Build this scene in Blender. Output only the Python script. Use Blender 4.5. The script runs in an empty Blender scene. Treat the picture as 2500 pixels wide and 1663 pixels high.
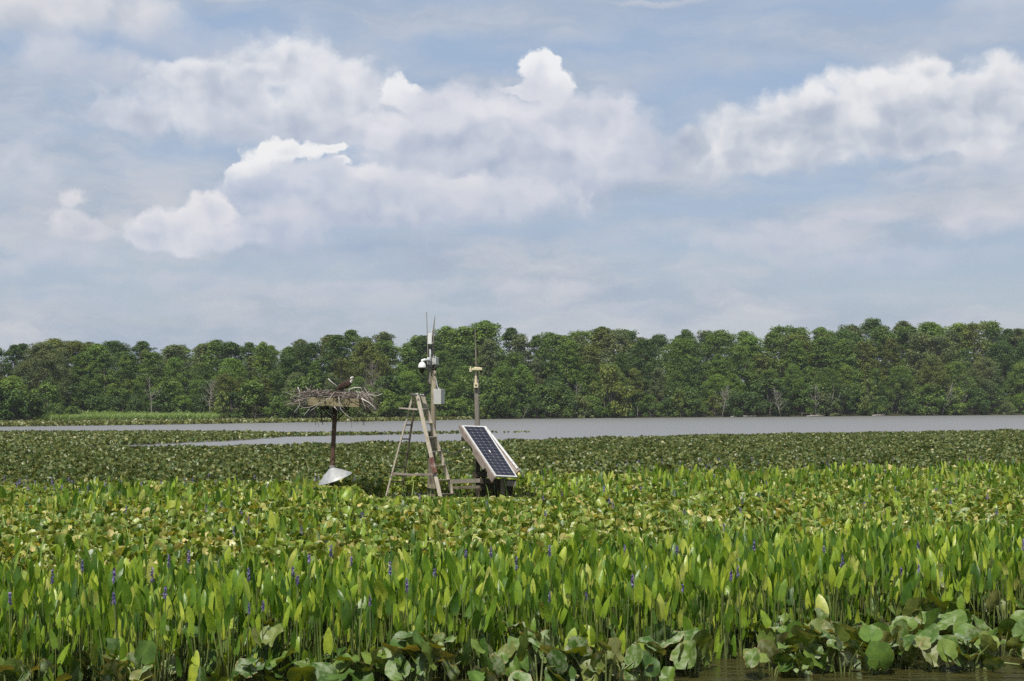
import bpy, math, random
import numpy as np
from mathutils import Vector, Matrix
R = math.radians
rng = np.random.default_rng(7)
random.seed(7)
S = bpy.context.scene
COL = S.collection

# ------------------------------------------------------------------ camera
FPX = 3472.0
CAMZ = 2.17
TH = math.atan((990 - 831.5) / FPX)
RHO = math.atan(5 / 1250)
f_ = Vector((0, math.cos(TH), math.sin(TH)))
u0 = Vector((0, -math.sin(TH), math.cos(TH)))
r0 = Vector((1, 0, 0))
r_ = r0 * math.cos(RHO) - u0 * math.sin(RHO)
u_ = u0 * math.cos(RHO) + r0 * math.sin(RHO)
CP = Vector((0, 0, CAMZ))
cam = bpy.data.cameras.new('camera')
camo = bpy.data.objects.new('camera', cam)
COL.objects.link(camo)
cam.lens = 50.0
cam.sensor_width = 36.0
cam.clip_start = 0.1
cam.clip_end = 20000
M = Matrix.Identity(4)
for i in range(3):
    M[i][0] = r_[i]; M[i][1] = u_[i]; M[i][2] = -f_[i]; M[i][3] = CP[i]
camo.matrix_world = M
S.camera = camo

def P(px, py, Y):
    """the point at distance Y seen at photo pixel px, py (2500 x 1663)"""
    d = f_ + r_ * ((px - 1250) / FPX) + u_ * ((831.5 - py) / FPX)
    return CP + d * (Y / d.y)

# ------------------------------------------------------------------ render settings
S.view_settings.view_transform = 'Standard'
S.view_settings.look = 'None'
S.view_settings.exposure = 0.0
S.view_settings.gamma = 1.0
S.cycles.max_bounces = 7
S.cycles.diffuse_bounces = 3
S.cycles.glossy_bounces = 3
S.cycles.transmission_bounces = 4
S.cycles.caustics_reflective = False
S.cycles.caustics_refractive = False
S.cycles.use_denoising = False

# ------------------------------------------------------------------ sun
SUN_EL = R(60)
SUN_AZ = R(198)          # clockwise from +Y (view direction): behind the camera, a little to the left
sd = Vector((math.sin(SUN_AZ) * math.cos(SUN_EL), math.cos(SUN_AZ) * math.cos(SUN_EL), math.sin(SUN_EL)))
sun = bpy.data.lights.new('sun', 'SUN')
sun.energy = 5.0
sun.angle = R(0.6)
sun.color = (1.0, 0.95, 0.86)
suno = bpy.data.objects.new('sun', sun)
COL.objects.link(suno)
suno.rotation_euler = sd.to_track_quat('Z', 'Y').to_euler()

# ------------------------------------------------------------------ node helper
class NT:
    def __init__(s, nt):
        s.nt = nt; s.n = nt.nodes; s.l = nt.links
        s.n.clear()
    def new(s, t, **kw):
        n = s.n.new(t)
        for k, v in kw.items(): setattr(n, k, v)
        return n
    def put(s, sock, v):
        if isinstance(v, bpy.types.NodeSocket): s.l.new(v, sock)
        elif v is not None: sock.default_value = v
    def m(s, op, a, b=None, c=None, clamp=False):
        n = s.new('ShaderNodeMath', operation=op, use_clamp=clamp)
        s.put(n.inputs[0], a); s.put(n.inputs[1], b)
        if c is not None: s.put(n.inputs[2], c)
        return n.outputs[0]
    def vm(s, op, a, b=None, c=None):
        n = s.new('ShaderNodeVectorMath', operation=op)
        s.put(n.inputs[0], a)
        if b is not None: s.put(n.inputs[1], b)
        if c is not None: s.put(n.inputs[2], c)
        return n.outputs['Value'] if op in ('LENGTH', 'DOT_PRODUCT', 'DISTANCE') else n.outputs[0]
    def noise(s, vec, scale, detail=4, rough=0.55, color=False, dist=0.0):
        n = s.new('ShaderNodeTexNoise')
        s.put(n.inputs['Vector'], vec)
        n.inputs['Scale'].default_value = scale; n.inputs['Detail'].default_value = detail
        n.inputs['Roughness'].default_value = rough; n.inputs['Distortion'].default_value = dist
        return n.outputs['Color' if color else 'Fac']
    def mapr(s, v, a, b, c=0.0, d=1.0, smooth=True):
        n = s.new('ShaderNodeMapRange', interpolation_type='SMOOTHSTEP' if smooth else 'LINEAR')
        s.put(n.inputs[0], v)
        for i, x in enumerate((a, b, c, d)): s.put(n.inputs[i + 1], x)
        return n.outputs[0]
    def mix(s, f, a, b, blend='MIX'):
        n = s.new('ShaderNodeMix', data_type='RGBA', blend_type=blend)
        s.put(n.inputs[0], f)
        s.put(n.inputs[6], (*a, 1) if isinstance(a, tuple) and len(a) == 3 else a)
        s.put(n.inputs[7], (*b, 1) if isinstance(b, tuple) and len(b) == 3 else b)
        return n.outputs[2]
    def ramp(s, f, stops):
        n = s.new('ShaderNodeValToRGB')
        s.put(n.inputs[0], f)
        e = n.color_ramp.elements
        while len(e) < len(stops): e.new(0.5)
        for i, (p, c) in enumerate(stops):
            e[i].position = p; e[i].color = (*c, 1)
        return n.outputs[0]
    def comb(s, x, y, z):
        n = s.new('ShaderNodeCombineXYZ')
        for i, v in enumerate((x, y, z)): s.put(n.inputs[i], v)
        return n.outputs[0]

# ------------------------------------------------------------------ sky with summer cumulus
W = bpy.data.worlds.new('World')
S.world = W
W.use_nodes = True
t = NT(W.node_tree)
out = t.new('ShaderNodeOutputWorld')
bg = t.new('ShaderNodeBackground')
SKYS = 0.1
bg.inputs['Strength'].default_value = SKYS
t.l.new(bg.outputs[0], out.inputs[0])
sky = t.new('ShaderNodeTexSky')
sky.sky_type = 'NISHITA'
sky.sun_disc = False
sky.sun_elevation = SUN_EL
sky.sun_rotation = SUN_AZ
sky.altitude = 0
sky.air_density = 1.0
sky.dust_density = 1.2
sky.ozone_density = 1.5
tc = t.new('ShaderNodeTexCoord')
sep = t.new('ShaderNodeSeparateXYZ')
t.l.new(tc.outputs['Generated'], sep.inputs[0])
X, Y_, Z = sep.outputs
az = t.m('ARCTAN2', X, Y_)
hor = t.m('SQRT', t.m('ADD', t.m('MULTIPLY', X, X), t.m('MULTIPLY', Y_, Y_)))
el = t.m('DIVIDE', Z, t.m('MAXIMUM', hor, 0.02))
U = t.m('MULTIPLY', az, 10.0)
V = t.m('MULTIPLY', el, 10.0)
p0 = t.comb(U, V, 0.0)
warp = t.vm('SUBTRACT', t.noise(p0, 2.2, 5, 0.6, color=True), (0.5, 0.5, 0.5))
p1 = t.vm('MULTIPLY_ADD', warp, (0.34, 0.26, 0.0), p0)
wisp_uv = t.vm('MULTIPLY', p1, (0.42, 1.9, 1.0))
wisp = t.noise(wisp_uv, 0.9, 5, 0.55)
wisp2 = t.noise(t.vm('ADD', t.vm('MULTIPLY', p1, (0.9, 2.6, 1.0)), (7.3, 2.1, 0)), 1.1, 5, 0.6)
nA = t.noise(p1, 2.6, 7, 0.56)
rA = t.noise(p1, 1.9, 3, 0.5)
rB = t.noise(t.vm('ADD', p1, (-0.09, 0.15, 0.0)), 1.9, 3, 0.5)
vor = t.new('ShaderNodeTexVoronoi', feature='SMOOTH_F1')
t.put(vor.inputs['Vector'], p1)
vor.inputs['Scale'].default_value = 5.5
vor.inputs['Detail'].default_value = 3.0
vor.inputs['Roughness'].default_value = 0.5
vor.inputs['Smoothness'].default_value = 0.6
bil = t.m('SUBTRACT', 0.45, vor.outputs['Distance'])
relief = t.m('MULTIPLY', t.m('SUBTRACT', rA, rB), 5.0)
relief = t.m('MULTIPLY_ADD', bil, 0.30, relief)
def lin(*c):
    return tuple(((x / 255) / 12.92 if x < 10 else (((x / 255) + 0.055) / 1.055) ** 2.4) / SKYS for x in c)
base = t.mix(0.86, sky.outputs[0], t.ramp(t.mapr(V, 0.0, 3.2, smooth=False),
             [(0, (1, 1, 1)), (1, (1, 1, 1))]))
# clear air between the clouds: hazy pale blue at the horizon, deeper blue above
t.n.remove(base.node)
airn = t.new('ShaderNodeMix', data_type='RGBA')
airn.inputs[0].default_value = 0.75
t.l.new(sky.outputs[0], airn.inputs[6])
hz = t.mapr(V, 0.0, 1.9)
t.l.new(t.mix(hz, lin(182, 190, 200), lin(167, 188, 216)), airn.inputs[7])
cur = airn.outputs[2]
hi = t.mapr(V, 3.0, 9.0)
cur = t.mix(hi, cur, sky.outputs[0])

def cu(px, py):
    return 10 * math.atan((px - 1250) / FPX), 10 * (990 - py + (px - 1250) * -0.004) / FPX
# broad layered veils
va = t.m('MULTIPLY', t.mapr(wisp, 0.34, 0.60), t.mapr(V, 0.9, 2.6, 0.9, 0.6))
cur = t.mix(va, cur, t.mix(t.mapr(wisp2, 0.35, 0.65), lin(170, 182, 199), lin(203, 205, 211)))
def cloud(blobs, ytop, ybase, soft, alpha=1.0, top=(229, 229, 234), bot=(164, 179, 203), nz=1.0, k=1.0, thr=0.0, bias=0.36):
    global cur
    d = None
    for (cx, cy, rx, ry) in blobs:
        a, b = cu(cx, cy)
        sx, sy = FPX / 10 / rx, FPX / 10 / ry
        q = t.vm('MULTIPLY_ADD', p1, (sx, sy, 0), (-a * sx, -b * sy, 0))
        L = t.vm('LENGTH', q)
        if d is None: d = L
        else: d = t.m('SMOOTH_MIN', d, L, 0.25)
    D = t.m('SUBTRACT', 1.0 - thr, d)
    D = t.m('ADD', D, t.m('MULTIPLY_ADD', t.m('SUBTRACT', nA, 0.5), 1.45 * nz, bias))
    D = t.m('ADD', D, t.m('MULTIPLY', bil, 0.45 * nz))
    al = t.mapr(D, -0.25 * soft, soft)
    vt, vb = cu(1250, ytop)[1], cu(1250, ybase)[1]
    h = t.mapr(V, vb, vt, smooth=False)
    # underside dissolves
    fade = t.mapr(t.m('ADD', V, t.m('MULTIPLY', t.m('SUBTRACT', wisp2, 0.5), 0.25)), vb - 0.18, vb + 0.12)
    al = t.m('MULTIPLY', t.m('MULTIPLY', al, fade), alpha)
    lum = t.m('MULTIPLY_ADD', h, 0.92 * k, t.m('MULTIPLY', t.m('SUBTRACT', 0.6, D), 0.40))
    lum = t.m('ADD', lum, t.m('MULTIPLY', relief, 0.46))
    lum = t.mapr(t.m('ADD', lum, 0.0), -0.45, 1.12)
    col = t.mix(t.m('SMOOTH_MIN', t.m('MULTIPLY', lum, 1.12), 1.0, 0.2), lin(*bot), lin(*top))
    cur = t.mix(al, cur, col)
G1, G2 = (208, 209, 219), (160, 176, 200)
cloud([(150,45,230,66),(10,70,170,62),(330,60,110,50)], 0, 130, 1.0, 0.95, (222,222,226), (180,189,203), 0.6)
cloud([(560,0,150,14),(1600,0,120,8)], -20, 20, 1.0, 0.7, (215,215,220), (190,196,208), 0.6)
cloud([(130,165,85,46),(230,200,120,40)], 115, 235, 1.1, 0.8, (214,215,222), (180,191,208), 0.6)
cloud([(560,125,120,40),(420,115,160,45),(350,200,200,50)], 80, 230, 1.2, 0.6, (198,204,217), (176,188,208), 0.8)
cloud([(700,150,125,60),(640,200,120,50),(470,195,130,36),(520,270,250,75),(820,240,140,95),(640,300,240,60),(340,300,150,45),(860,320,120,40)], 90, 365, 0.55, 0.95, (232,233,237), (174,184,203))
cloud([(740,90,40,60),(760,130,40,50)], 50, 200, 1.2, 0.35, (215,218,226), (190,198,214), 1.4, bias=0.1)
cloud([(1610,175,120,30),(1800,150,160,34),(1560,200,80,34),(1420,90,90,20)], 120, 230, 1.2, 0.5, (194,200,212), (170,183,206), 0.8)
cloud([(2460,50,100,50),(2330,110,150,30)], 10, 130, 1.2, 0.7, (200,206,216), (174,188,210), 0.8)
cloud([(1318,160,58,52),(1345,205,84,40),(1272,222,60,24)], 105, 262, 0.2, 1.0, (239,240,242), (204,208,221), 1.2, 1.1, bias=0.2)
cloud([(972,218,54,42),(985,248,50,28)], 170, 300, 0.25, 1.0, (236,237,240), (202,207,220), 1.2, 1.0, bias=0.2)
cloud([(1110,270,190,64),(1240,300,260,95),(1430,310,180,90),(1040,330,220,60),(1530,380,110,60),(1250,400,380,80)], 210, 500, 0.6, 0.96, (216,218,227), (160,174,198), 0.9)
cloud([(1220,262,110,30),(1390,330,130,40),(1520,375,90,26),(930,300,70,26)], 235, 400, 0.9, 0.85, (228,228,234), (200,205,219))
cloud([(1050,385,230,30),(1330,430,240,36)], 350, 470, 1.0, 0.7, (214,216,225), (188,197,214), 0.8)
cloud([(700,372,120,34),(628,408,66,42),(580,455,30,34),(546,490,22,26),(838,398,30,18),(800,362,50,16)], 332, 520, 0.28, 1.0, (240,240,241), (192,199,214), 1.5, 1.1, bias=0.24)
cloud([(765,425,110,40),(670,470,140,48),(900,450,200,50),(1060,480,300,54)], 388, 550, 0.45, 0.95, (210,214,225), (166,181,205), 0.8)
cloud([(1090,440,105,18),(1150,462,80,20),(900,420,70,20)], 420, 490, 0.6, 0.95, (231,231,235), (204,208,220), 0.9, bias=0.25)
cloud([(1200,500,260,42),(830,540,200,44),(1000,510,200,40)], 460, 560, 1.0, 0.75, (208,211,222), (168,183,206))
cloud([(850,595,420,40),(1250,560,260,40)], 540, 690, 1.3, 0.75, (178,191,209), (154,172,200), 0.8)
cloud([(900,520,330,36),(1180,470,220,40),(1000,440,200,40)], 430, 585, 1.0, 0.8, (214,216,224), (160,175,200), 0.9)
cloud([(440,560,120,52),(520,515,58,50),(500,585,120,40),(370,585,75,32)], 485, 645, 0.35, 0.97, (229,228,232), (186,195,212), 0.9)
cloud([(700,560,100,52),(620,565,90,50)], 515, 630, 0.9, 0.75, (212,213,223), (172,186,208))
cloud([(174,505,34,30),(160,552,50,38),(205,582,62,32)], 478, 640, 0.5, 0.9, (222,221,226), (186,193,208), 1.1, bias=0.3)
cloud([(150,645,120,38),(10,680,70,34)], 605, 700, 1.0, 0.75, (203,206,217), (178,189,207))
cloud([(18,415,55,48),(70,455,85,36),(10,490,70,60)], 370, 540, 1.0, 0.7, (210,213,221), (182,193,209))
cloud([(1700,350,56,46),(1850,335,160,58),(2000,285,140,56),(2150,240,130,60),(2270,200,62,40),(2250,290,260,85),(2450,265,130,90),(2050,350,260,62),(1850,395,180,45),(2350,365,210,45)], 155, 440, 0.5, 1.0, (236,236,238), (172,183,201), 0.85, bias=0.4)
cloud([(2440,430,160,42),(2260,450,120,24)], 392, 490, 1.0, 0.85, (212,214,221), (172,186,207))
cloud([(1950,565,150,28),(2110,540,110,18),(1900,600,230,34),(2400,560,130,34),(2200,640,300,30)], 518, 680, 1.0, 0.8, (211,211,220), (176,188,207))
cloud([(450,695,230,30),(900,705,240,24),(150,740,200,20)], 662, 770, 1.1, 0.7, (203,205,215), (174,187,206))
cloud([(1390,700,85,20),(1250,700,70,16),(1560,750,90,16)], 680, 775, 1.0, 0.7, (206,207,216), (178,189,206))
cloud([(2100,735,260,20),(1100,760,300,16),(300,760,220,18)], 712, 790, 1.1, 0.5, (200,204,214), (178,189,206))
# clouds over the rest of the dome, out of the picture
other = t.m('MULTIPLY', t.mapr(t.noise(tc.outputs['Generated'], 3.2, 6, 0.55), 0.5, 0.62), t.mapr(t.m('ABSOLUTE', az), 0.45, 0.7))
other2 = t.m('MULTIPLY', t.mapr(t.noise(tc.outputs['Generated'], 3.2, 6, 0.55), 0.5, 0.62), t.mapr(V, 3.4, 5.0))
cur = t.mix(t.m('MULTIPLY', t.m('MAXIMUM', other, other2), 0.8), cur, lin(205, 208, 216))
# below the horizon
cur = t.mix(t.mapr(V, -0.3, -0.02), lin(90, 100, 90), cur)
t.l.new(cur, bg.inputs['Color'])
W.cycles.sampling_method = 'MANUAL'
W.cycles.sample_map_resolution = 512

# ------------------------------------------------------------------ materials
def mat(name):
    m = bpy.data.materials.new(name); m.use_nodes = True
    t = NT(m.node_tree)
    o = t.new('ShaderNodeOutputMaterial')
    return m, t, o
def principled(t, o, col, rough=0.6, metal=0.0, spec=0.5, bump=None, bstr=0.3, bdist=0.01):
    b = t.new('ShaderNodeBsdfPrincipled')
    t.put(b.inputs['Base Color'], (*col, 1) if isinstance(col, tuple) and len(col) == 3 else col)
    t.put(b.inputs['Roughness'], rough)
    b.inputs['Metallic'].default_value = metal
    b.inputs['Specular IOR Level'].default_value = spec
    if bump is not None:
        bn = t.new('ShaderNodeBump'); bn.inputs['Strength'].default_value = bstr; bn.inputs['Distance'].default_value = bdist
        t.put(bn.inputs['Height'], bump); t.l.new(bn.outputs[0], b.inputs['Normal'])
    t.l.new(b.outputs[0], o.inputs[0])
    return b
def objc(t):
    return t.new('ShaderNodeTexCoord').outputs['Object']
def wood(name, c1, c2, c3=None, stretch=(14, 14, 1.5), rough=0.85):
    m, t, o = mat(name)
    v = t.vm('MULTIPLY', objc(t), stretch)
    n = t.noise(v, 3.0, 6, 0.65, dist=0.4)
    n2 = t.noise(objc(t), 5.0, 4, 0.6)
    c = t.ramp(n, [(0.3, c1), (0.7, c2)])
    c = t.mix(t.mapr(n2, 0.5, 0.75, 0, 0.7), c, c3 or c1)
    principled(t, o, c, rough, bump=n, bstr=0.5, bdist=0.006, spec=0.25)
    return m
MT = {}
MT['box_wood'] = wood('pressure_treated_wood', (0.13, 0.105, 0.06), (0.36, 0.31, 0.19), (0.10, 0.10, 0.05), (2, 14, 14))
MT['pole_wood'] = wood('brown_pole_wood', (0.06, 0.036, 0.025), (0.16, 0.095, 0.065), (0.10, 0.08, 0.05))
MT['grey_wood'] = wood('weathered_grey_wood', (0.13, 0.115, 0.095), (0.31, 0.28, 0.24), (0.10, 0.085, 0.06))
MT['tan_wood'] = wood('tan_post_wood', (0.15, 0.13, 0.09), (0.34, 0.295, 0.21), (0.10, 0.085, 0.055))
MT['dark_wood'] = wood('dark_shaded_wood', (0.025, 0.02, 0.014), (0.085, 0.07, 0.05), (0.04, 0.035, 0.02))  # dark timber with the shade under panels and nest box put into its tone
MT['ladder_wood'] = wood('ladder_wood', (0.30, 0.26, 0.20), (0.60, 0.54, 0.45), (0.22, 0.17, 0.12))
MT['ladder_dark'] = wood('shaded_ladder_wood', (0.10, 0.085, 0.06), (0.23, 0.20, 0.15), (0.08, 0.06, 0.04))  # darker ladder wood: shade on the side-facing leg is put into the colour
MT['rail_wood'] = wood('pinkish_board_wood', (0.18, 0.14, 0.12), (0.38, 0.32, 0.28), (0.12, 0.085, 0.07))
MT['red_wood'] = wood('red_stained_wood', (0.09, 0.035, 0.028), (0.22, 0.11, 0.085), (0.50, 0.44, 0.38))

def flat(name, col, rough=0.5, metal=0.0, var=0.12, scale=9.0, spec=0.5):
    m, t, o = mat(name)
    n = t.noise(objc(t), scale, 5, 0.6)
    c = t.mix(t.mapr(n, 0.35, 0.7), tuple(x * (1 - var) for x in col), tuple(min(1, x * (1 + var * 0.5)) for x in col))
    drt = t.noise(t.vm('MULTIPLY', objc(t), (9, 9, 2.5)), 2.0, 5, 0.7)
    c = t.mix(t.mapr(drt, 0.55, 0.8, 0, 0.45), c, tuple(x * 0.55 for x in col))
    principled(t, o, c, rough, metal, spec, bump=n, bstr=0.1, bdist=0.003)
    return m
MT['white'] = flat('white_plastic', (0.80, 0.80, 0.79), 0.4, var=0.06)
MT['box_grey'] = flat('grey_enclosure_plastic', (0.50, 0.50, 0.48), 0.5, var=0.10, scale=6)
MT['pipe_grey'] = flat('grey_pipe', (0.42, 0.44, 0.46), 0.45, var=0.1)
MT['black'] = flat('black_rubber', (0.012, 0.012, 0.012), 0.45, var=0.3)
MT['dome'] = flat('smoked_dome', (0.008, 0.008, 0.009), 0.08, var=0.1, spec=0.8)
MT['cream'] = flat('yellowed_plastic', (0.66, 0.58, 0.38), 0.5, var=0.12, scale=20)
MT['alu'] = flat('painted_aluminium', (0.60, 0.60, 0.59), 0.35, 0.0, var=0.08, scale=12)
MT['steel'] = flat('rusty_cap_metal', (0.16, 0.14, 0.14), 0.55, 0.3, var=0.6, scale=30)
MT['brass'] = flat('clamp_metal', (0.5, 0.48, 0.46), 0.4, 0.6, var=0.4, scale=30)
# galvanised baffle with streaks
m, t, o = mat('galvanised_sheet')
v = objc(t)
n = t.noise(t.vm('MULTIPLY', v, (6, 6, 2)), 2.0, 5, 0.6)
n2 = t.noise(v, 14.0, 5, 0.7)
c = t.mix(t.mapr(n, 0.3, 0.7), (0.29, 0.305, 0.31), (0.40, 0.405, 0.40))
c = t.mix(t.mapr(n2, 0.62, 0.75, 0, 0.5), c, (0.30, 0.24, 0.18))
principled(t, o, c, 0.5, 0.15, bump=n2, bstr=0.15, bdist=0.004)
MT['galv'] = m
# solar cells
m, t, o = mat('solar_cell_glass')
uv = t.new('ShaderNodeUVMap').outputs[0]
s2 = t.new('ShaderNodeSeparateXYZ'); t.l.new(uv, s2.inputs[0])
def grid(sock, n, w):
    fr = t.m('FRACT', t.m('MULTIPLY', sock, n))
    e = t.m('MINIMUM', fr, t.m('SUBTRACT', 1.0, fr))
    return e, t.m('LESS_THAN', e, w)
eu, lu = grid(s2.outputs[0], 4, 0.014)
ev, lv = grid(s2.outputs[1], 16, 0.022)
line = t.m('MAXIMUM', lu, lv)
diam = t.m('LESS_THAN', t.m('ADD', t.m('MULTIPLY', eu, 1.3), ev), 0.17)
line = t.m('MAXIMUM', line, diam)
cellv = t.new('ShaderNodeTexWhiteNoise', noise_dimensions='2D')
t.put(cellv.inputs['Vector'], t.comb(t.m('FLOOR', t.m('MULTIPLY', s2.outputs[0], 4)), t.m('FLOOR', t.m('MULTIPLY', s2.outputs[1], 16)), 0))
cc = t.mix(cellv.outputs[0], (0.010, 0.011, 0.020), (0.016, 0.018, 0.032))
c = t.mix(line, cc, (0.20, 0.21, 0.24))
dust = t.noise(objc(t), 7, 6, 0.65)
c = t.mix(t.mapr(dust, 0.5, 0.8, 0.02, 0.10), c, (0.35, 0.33, 0.30))
principled(t, o, c, 0.16, 0.0, 0.35)
MT['cells'] = m
# sticks: colour from a per-stick value
m, t, o = mat('nest_sticks')
at = t.new('ShaderNodeAttribute', attribute_name='ld')
s2 = t.new('ShaderNodeSeparateColor'); t.l.new(at.outputs['Color'], s2.inputs[0])
c = t.ramp(s2.outputs[0], [(0, (0.06, 0.04, 0.03)), (0.3, (0.12, 0.09, 0.07)), (0.55, (0.25, 0.21, 0.18)), (0.8, (0.42, 0.385, 0.35)), (1, (0.66, 0.63, 0.59))])
n = t.noise(objc(t), 30, 4, 0.6)
c = t.mix(t.mapr(n, 0.5, 0.75, 0, 0.5), c, (0.10, 0.07, 0.055))
principled(t, o, c, 0.85, spec=0.2)
MT['stick'] = m
# feathers
m, t, o = mat('brown_feathers')
v = objc(t)
n = t.noise(t.vm('MULTIPLY', v, (18, 30, 50)), 2.0, 5, 0.7)
c = t.ramp(n, [(0.35, (0.018, 0.010, 0.007)), (0.6, (0.05, 0.026, 0.017)), (0.78, (0.17, 0.11, 0.075))])
principled(t, o, c, 0.7, spec=0.3, bump=n, bstr=0.6, bdist=0.006)
MT['feather'] = m
MT['feather_white'] = flat('white_feathers', (0.74, 0.72, 0.66), 0.8, var=0.2, scale=40)
MT['beak'] = flat('dark_beak', (0.03, 0.03, 0.035), 0.4)

# leaves
def leaf_mat(name, stops, edgecol, back=0.3, rough=0.45, spec=0.5, wear=(0.75, 1.0), tr_tint=(1.3, 1.5, 0.5), film=None, veins=0.0, objrand=0.0):
    m, t, o = mat(name)
    at = t.new('ShaderNodeAttribute', attribute_name='ld')
    s2 = t.new('ShaderNodeSeparateColor'); t.l.new(at.outputs['Color'], s2.inputs[0])
    r1, edge, r2 = s2.outputs
    if objrand:
        oi = t.new('ShaderNodeObjectInfo')
        r1 = t.m('FRACT', t.m('ADD', r1, oi.outputs['Random']))
        r2 = t.m('FRACT', t.m('ADD', r2, t.m('MULTIPLY', oi.outputs['Random'], 7.13)))
    geo = t.new('ShaderNodeNewGeometry').outputs['Position']
    c = t.ramp(r1, stops)
    n = t.noise(geo, 14.0, 4, 0.6)
    n2 = t.noise(geo, 45.0, 3, 0.6)
    c = t.mix(t.mapr(n, 0.3, 0.7), t.mix(1.0, c, (0.74, 0.78, 0.8), 'MULTIPLY'), t.mix(1.0, c, (1.22, 1.16, 1.05), 'MULTIPLY'))
    rgh = rough
    if film:
        fm = t.m('MULTIPLY', t.mapr(n, 0.42, 0.66), t.mapr(r2, 0.25, 0.8))
        c = t.mix(t.m('MULTIPLY', fm, film[1]), c, film[0])
        rgh = t.m('MULTIPLY_ADD', fm, 0.25, rough)
    if veins:
        vn = t.m('ABSOLUTE', t.m('SINE', t.m('MULTIPLY', at.outputs['Alpha'], 40.0)))
        vf = t.m('MULTIPLY', t.mapr(vn, 0.0, 0.35, 0.55, 0.0), t.mapr(edge, 0.05, 0.9, 1.0, 0.3))
        c = t.mix(vf, c, t.mix(1.0, c, (1.5, 1.45, 1.3), 'MULTIPLY'))
    # worn, scorched rims
    e = t.m('ADD', edge, t.m('MULTIPLY', t.m('SUBTRACT', n2, 0.5), 0.9))
    th = t.mapr(r2, 0, 1, wear[1], wear[0], smooth=False)
    ef = t.mapr(t.m('SUBTRACT', e, th), 0.0, 0.12)
    c = t.mix(ef, c, edgecol)
    b = principled(t, o, c, rgh, spec=spec, bump=n2, bstr=0.25, bdist=0.01)
    tl = t.new('ShaderNodeBsdfTranslucent')
    t.l.new(t.mix(1.0, c, tr_tint, 'MULTIPLY'), tl.inputs[0])
    ms = t.new('ShaderNodeMixShader'); ms.inputs[0].default_value = back
    t.l.new(b.outputs[0], ms.inputs[1]); t.l.new(tl.outputs[0], ms.inputs[2])
    t.l.new(ms.outputs[0], o.inputs[0])
    return m
PICK = [(0, (0.045, 0.11, 0.012)), (0.35, (0.115, 0.215, 0.019)), (0.7, (0.25, 0.365, 0.032)), (0.92, (0.39, 0.47, 0.055)), (1, (0.43, 0.45, 0.12))]
MT['pick'] = leaf_mat('pickerelweed_leaf', PICK, (0.22, 0.20, 0.06), back=0.33, rough=0.38, wear=(0.97, 1.25), tr_tint=(1.25, 1.35, 0.5), objrand=1)
SPAT = [(0, (0.060, 0.125, 0.014)), (0.3, (0.125, 0.21, 0.024)), (0.6, (0.20, 0.285, 0.036)), (0.86, (0.29, 0.355, 0.06)), (0.94, (0.42, 0.41, 0.12)), (1, (0.56, 0.49, 0.20))]
MT['spat'] = leaf_mat('pond_lily_leaf', SPAT, (0.56, 0.48, 0.22), back=0.28, rough=0.36, wear=(0.84, 1.14), tr_tint=(1.5, 1.25, 0.35))
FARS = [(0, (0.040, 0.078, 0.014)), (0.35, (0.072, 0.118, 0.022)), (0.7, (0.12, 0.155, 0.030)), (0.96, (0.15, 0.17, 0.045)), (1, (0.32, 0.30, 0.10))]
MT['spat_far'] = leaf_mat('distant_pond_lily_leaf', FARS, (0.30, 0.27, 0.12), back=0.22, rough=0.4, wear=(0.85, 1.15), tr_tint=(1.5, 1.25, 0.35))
FRONT = [(0, (0.050, 0.11, 0.018)), (0.4, (0.095, 0.175, 0.030)), (0.8, (0.15, 0.22, 0.042)), (1, (0.20, 0.21, 0.07))]
MT['spat_front'] = leaf_mat('near_pond_lily_leaf', FRONT, (0.36, 0.26, 0.13), back=0.24, rough=0.42, spec=0.35, wear=(0.90, 1.25), tr_tint=(1.7, 1.2, 0.25), film=((0.36, 0.41, 0.29), 0.7), veins=1, objrand=1)
MT['grass'] = leaf_mat('reed_grass_blade', [(0, (0.10, 0.20, 0.03)), (0.6, (0.17, 0.29, 0.05)), (1, (0.28, 0.36, 0.10))], (0.3, 0.28, 0.12), back=0.35, wear=(1.1, 1.4), rough=0.45)
MT['marsh'] = leaf_mat('far_marsh_grass', [(0, (0.15, 0.22, 0.06)), (0.6, (0.21, 0.29, 0.09)), (1, (0.27, 0.34, 0.13))], (0.3, 0.28, 0.12), back=0.3, wear=(1.1, 1.4), rough=0.6)
MT['flower'] = leaf_mat('purple_petals', [(0, (0.12, 0.10, 0.27)), (0.5, (0.19, 0.155, 0.36)), (1, (0.32, 0.27, 0.48))], (0.3, 0.25, 0.5), back=0.2, wear=(1.2, 1.5), rough=0.6, tr_tint=(1.1, 1.0, 1.1))
# stems share one material
m, t, o = mat('plant_stem')
n = t.noise(t.new('ShaderNodeNewGeometry').outputs['Position'], 6, 3)
principled(t, o, t.mix(t.mapr(n, 0.3, 0.7), (0.07, 0.10, 0.025), (0.17, 0.21, 0.055)), 0.5)
MT['stem'] = m
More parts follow.
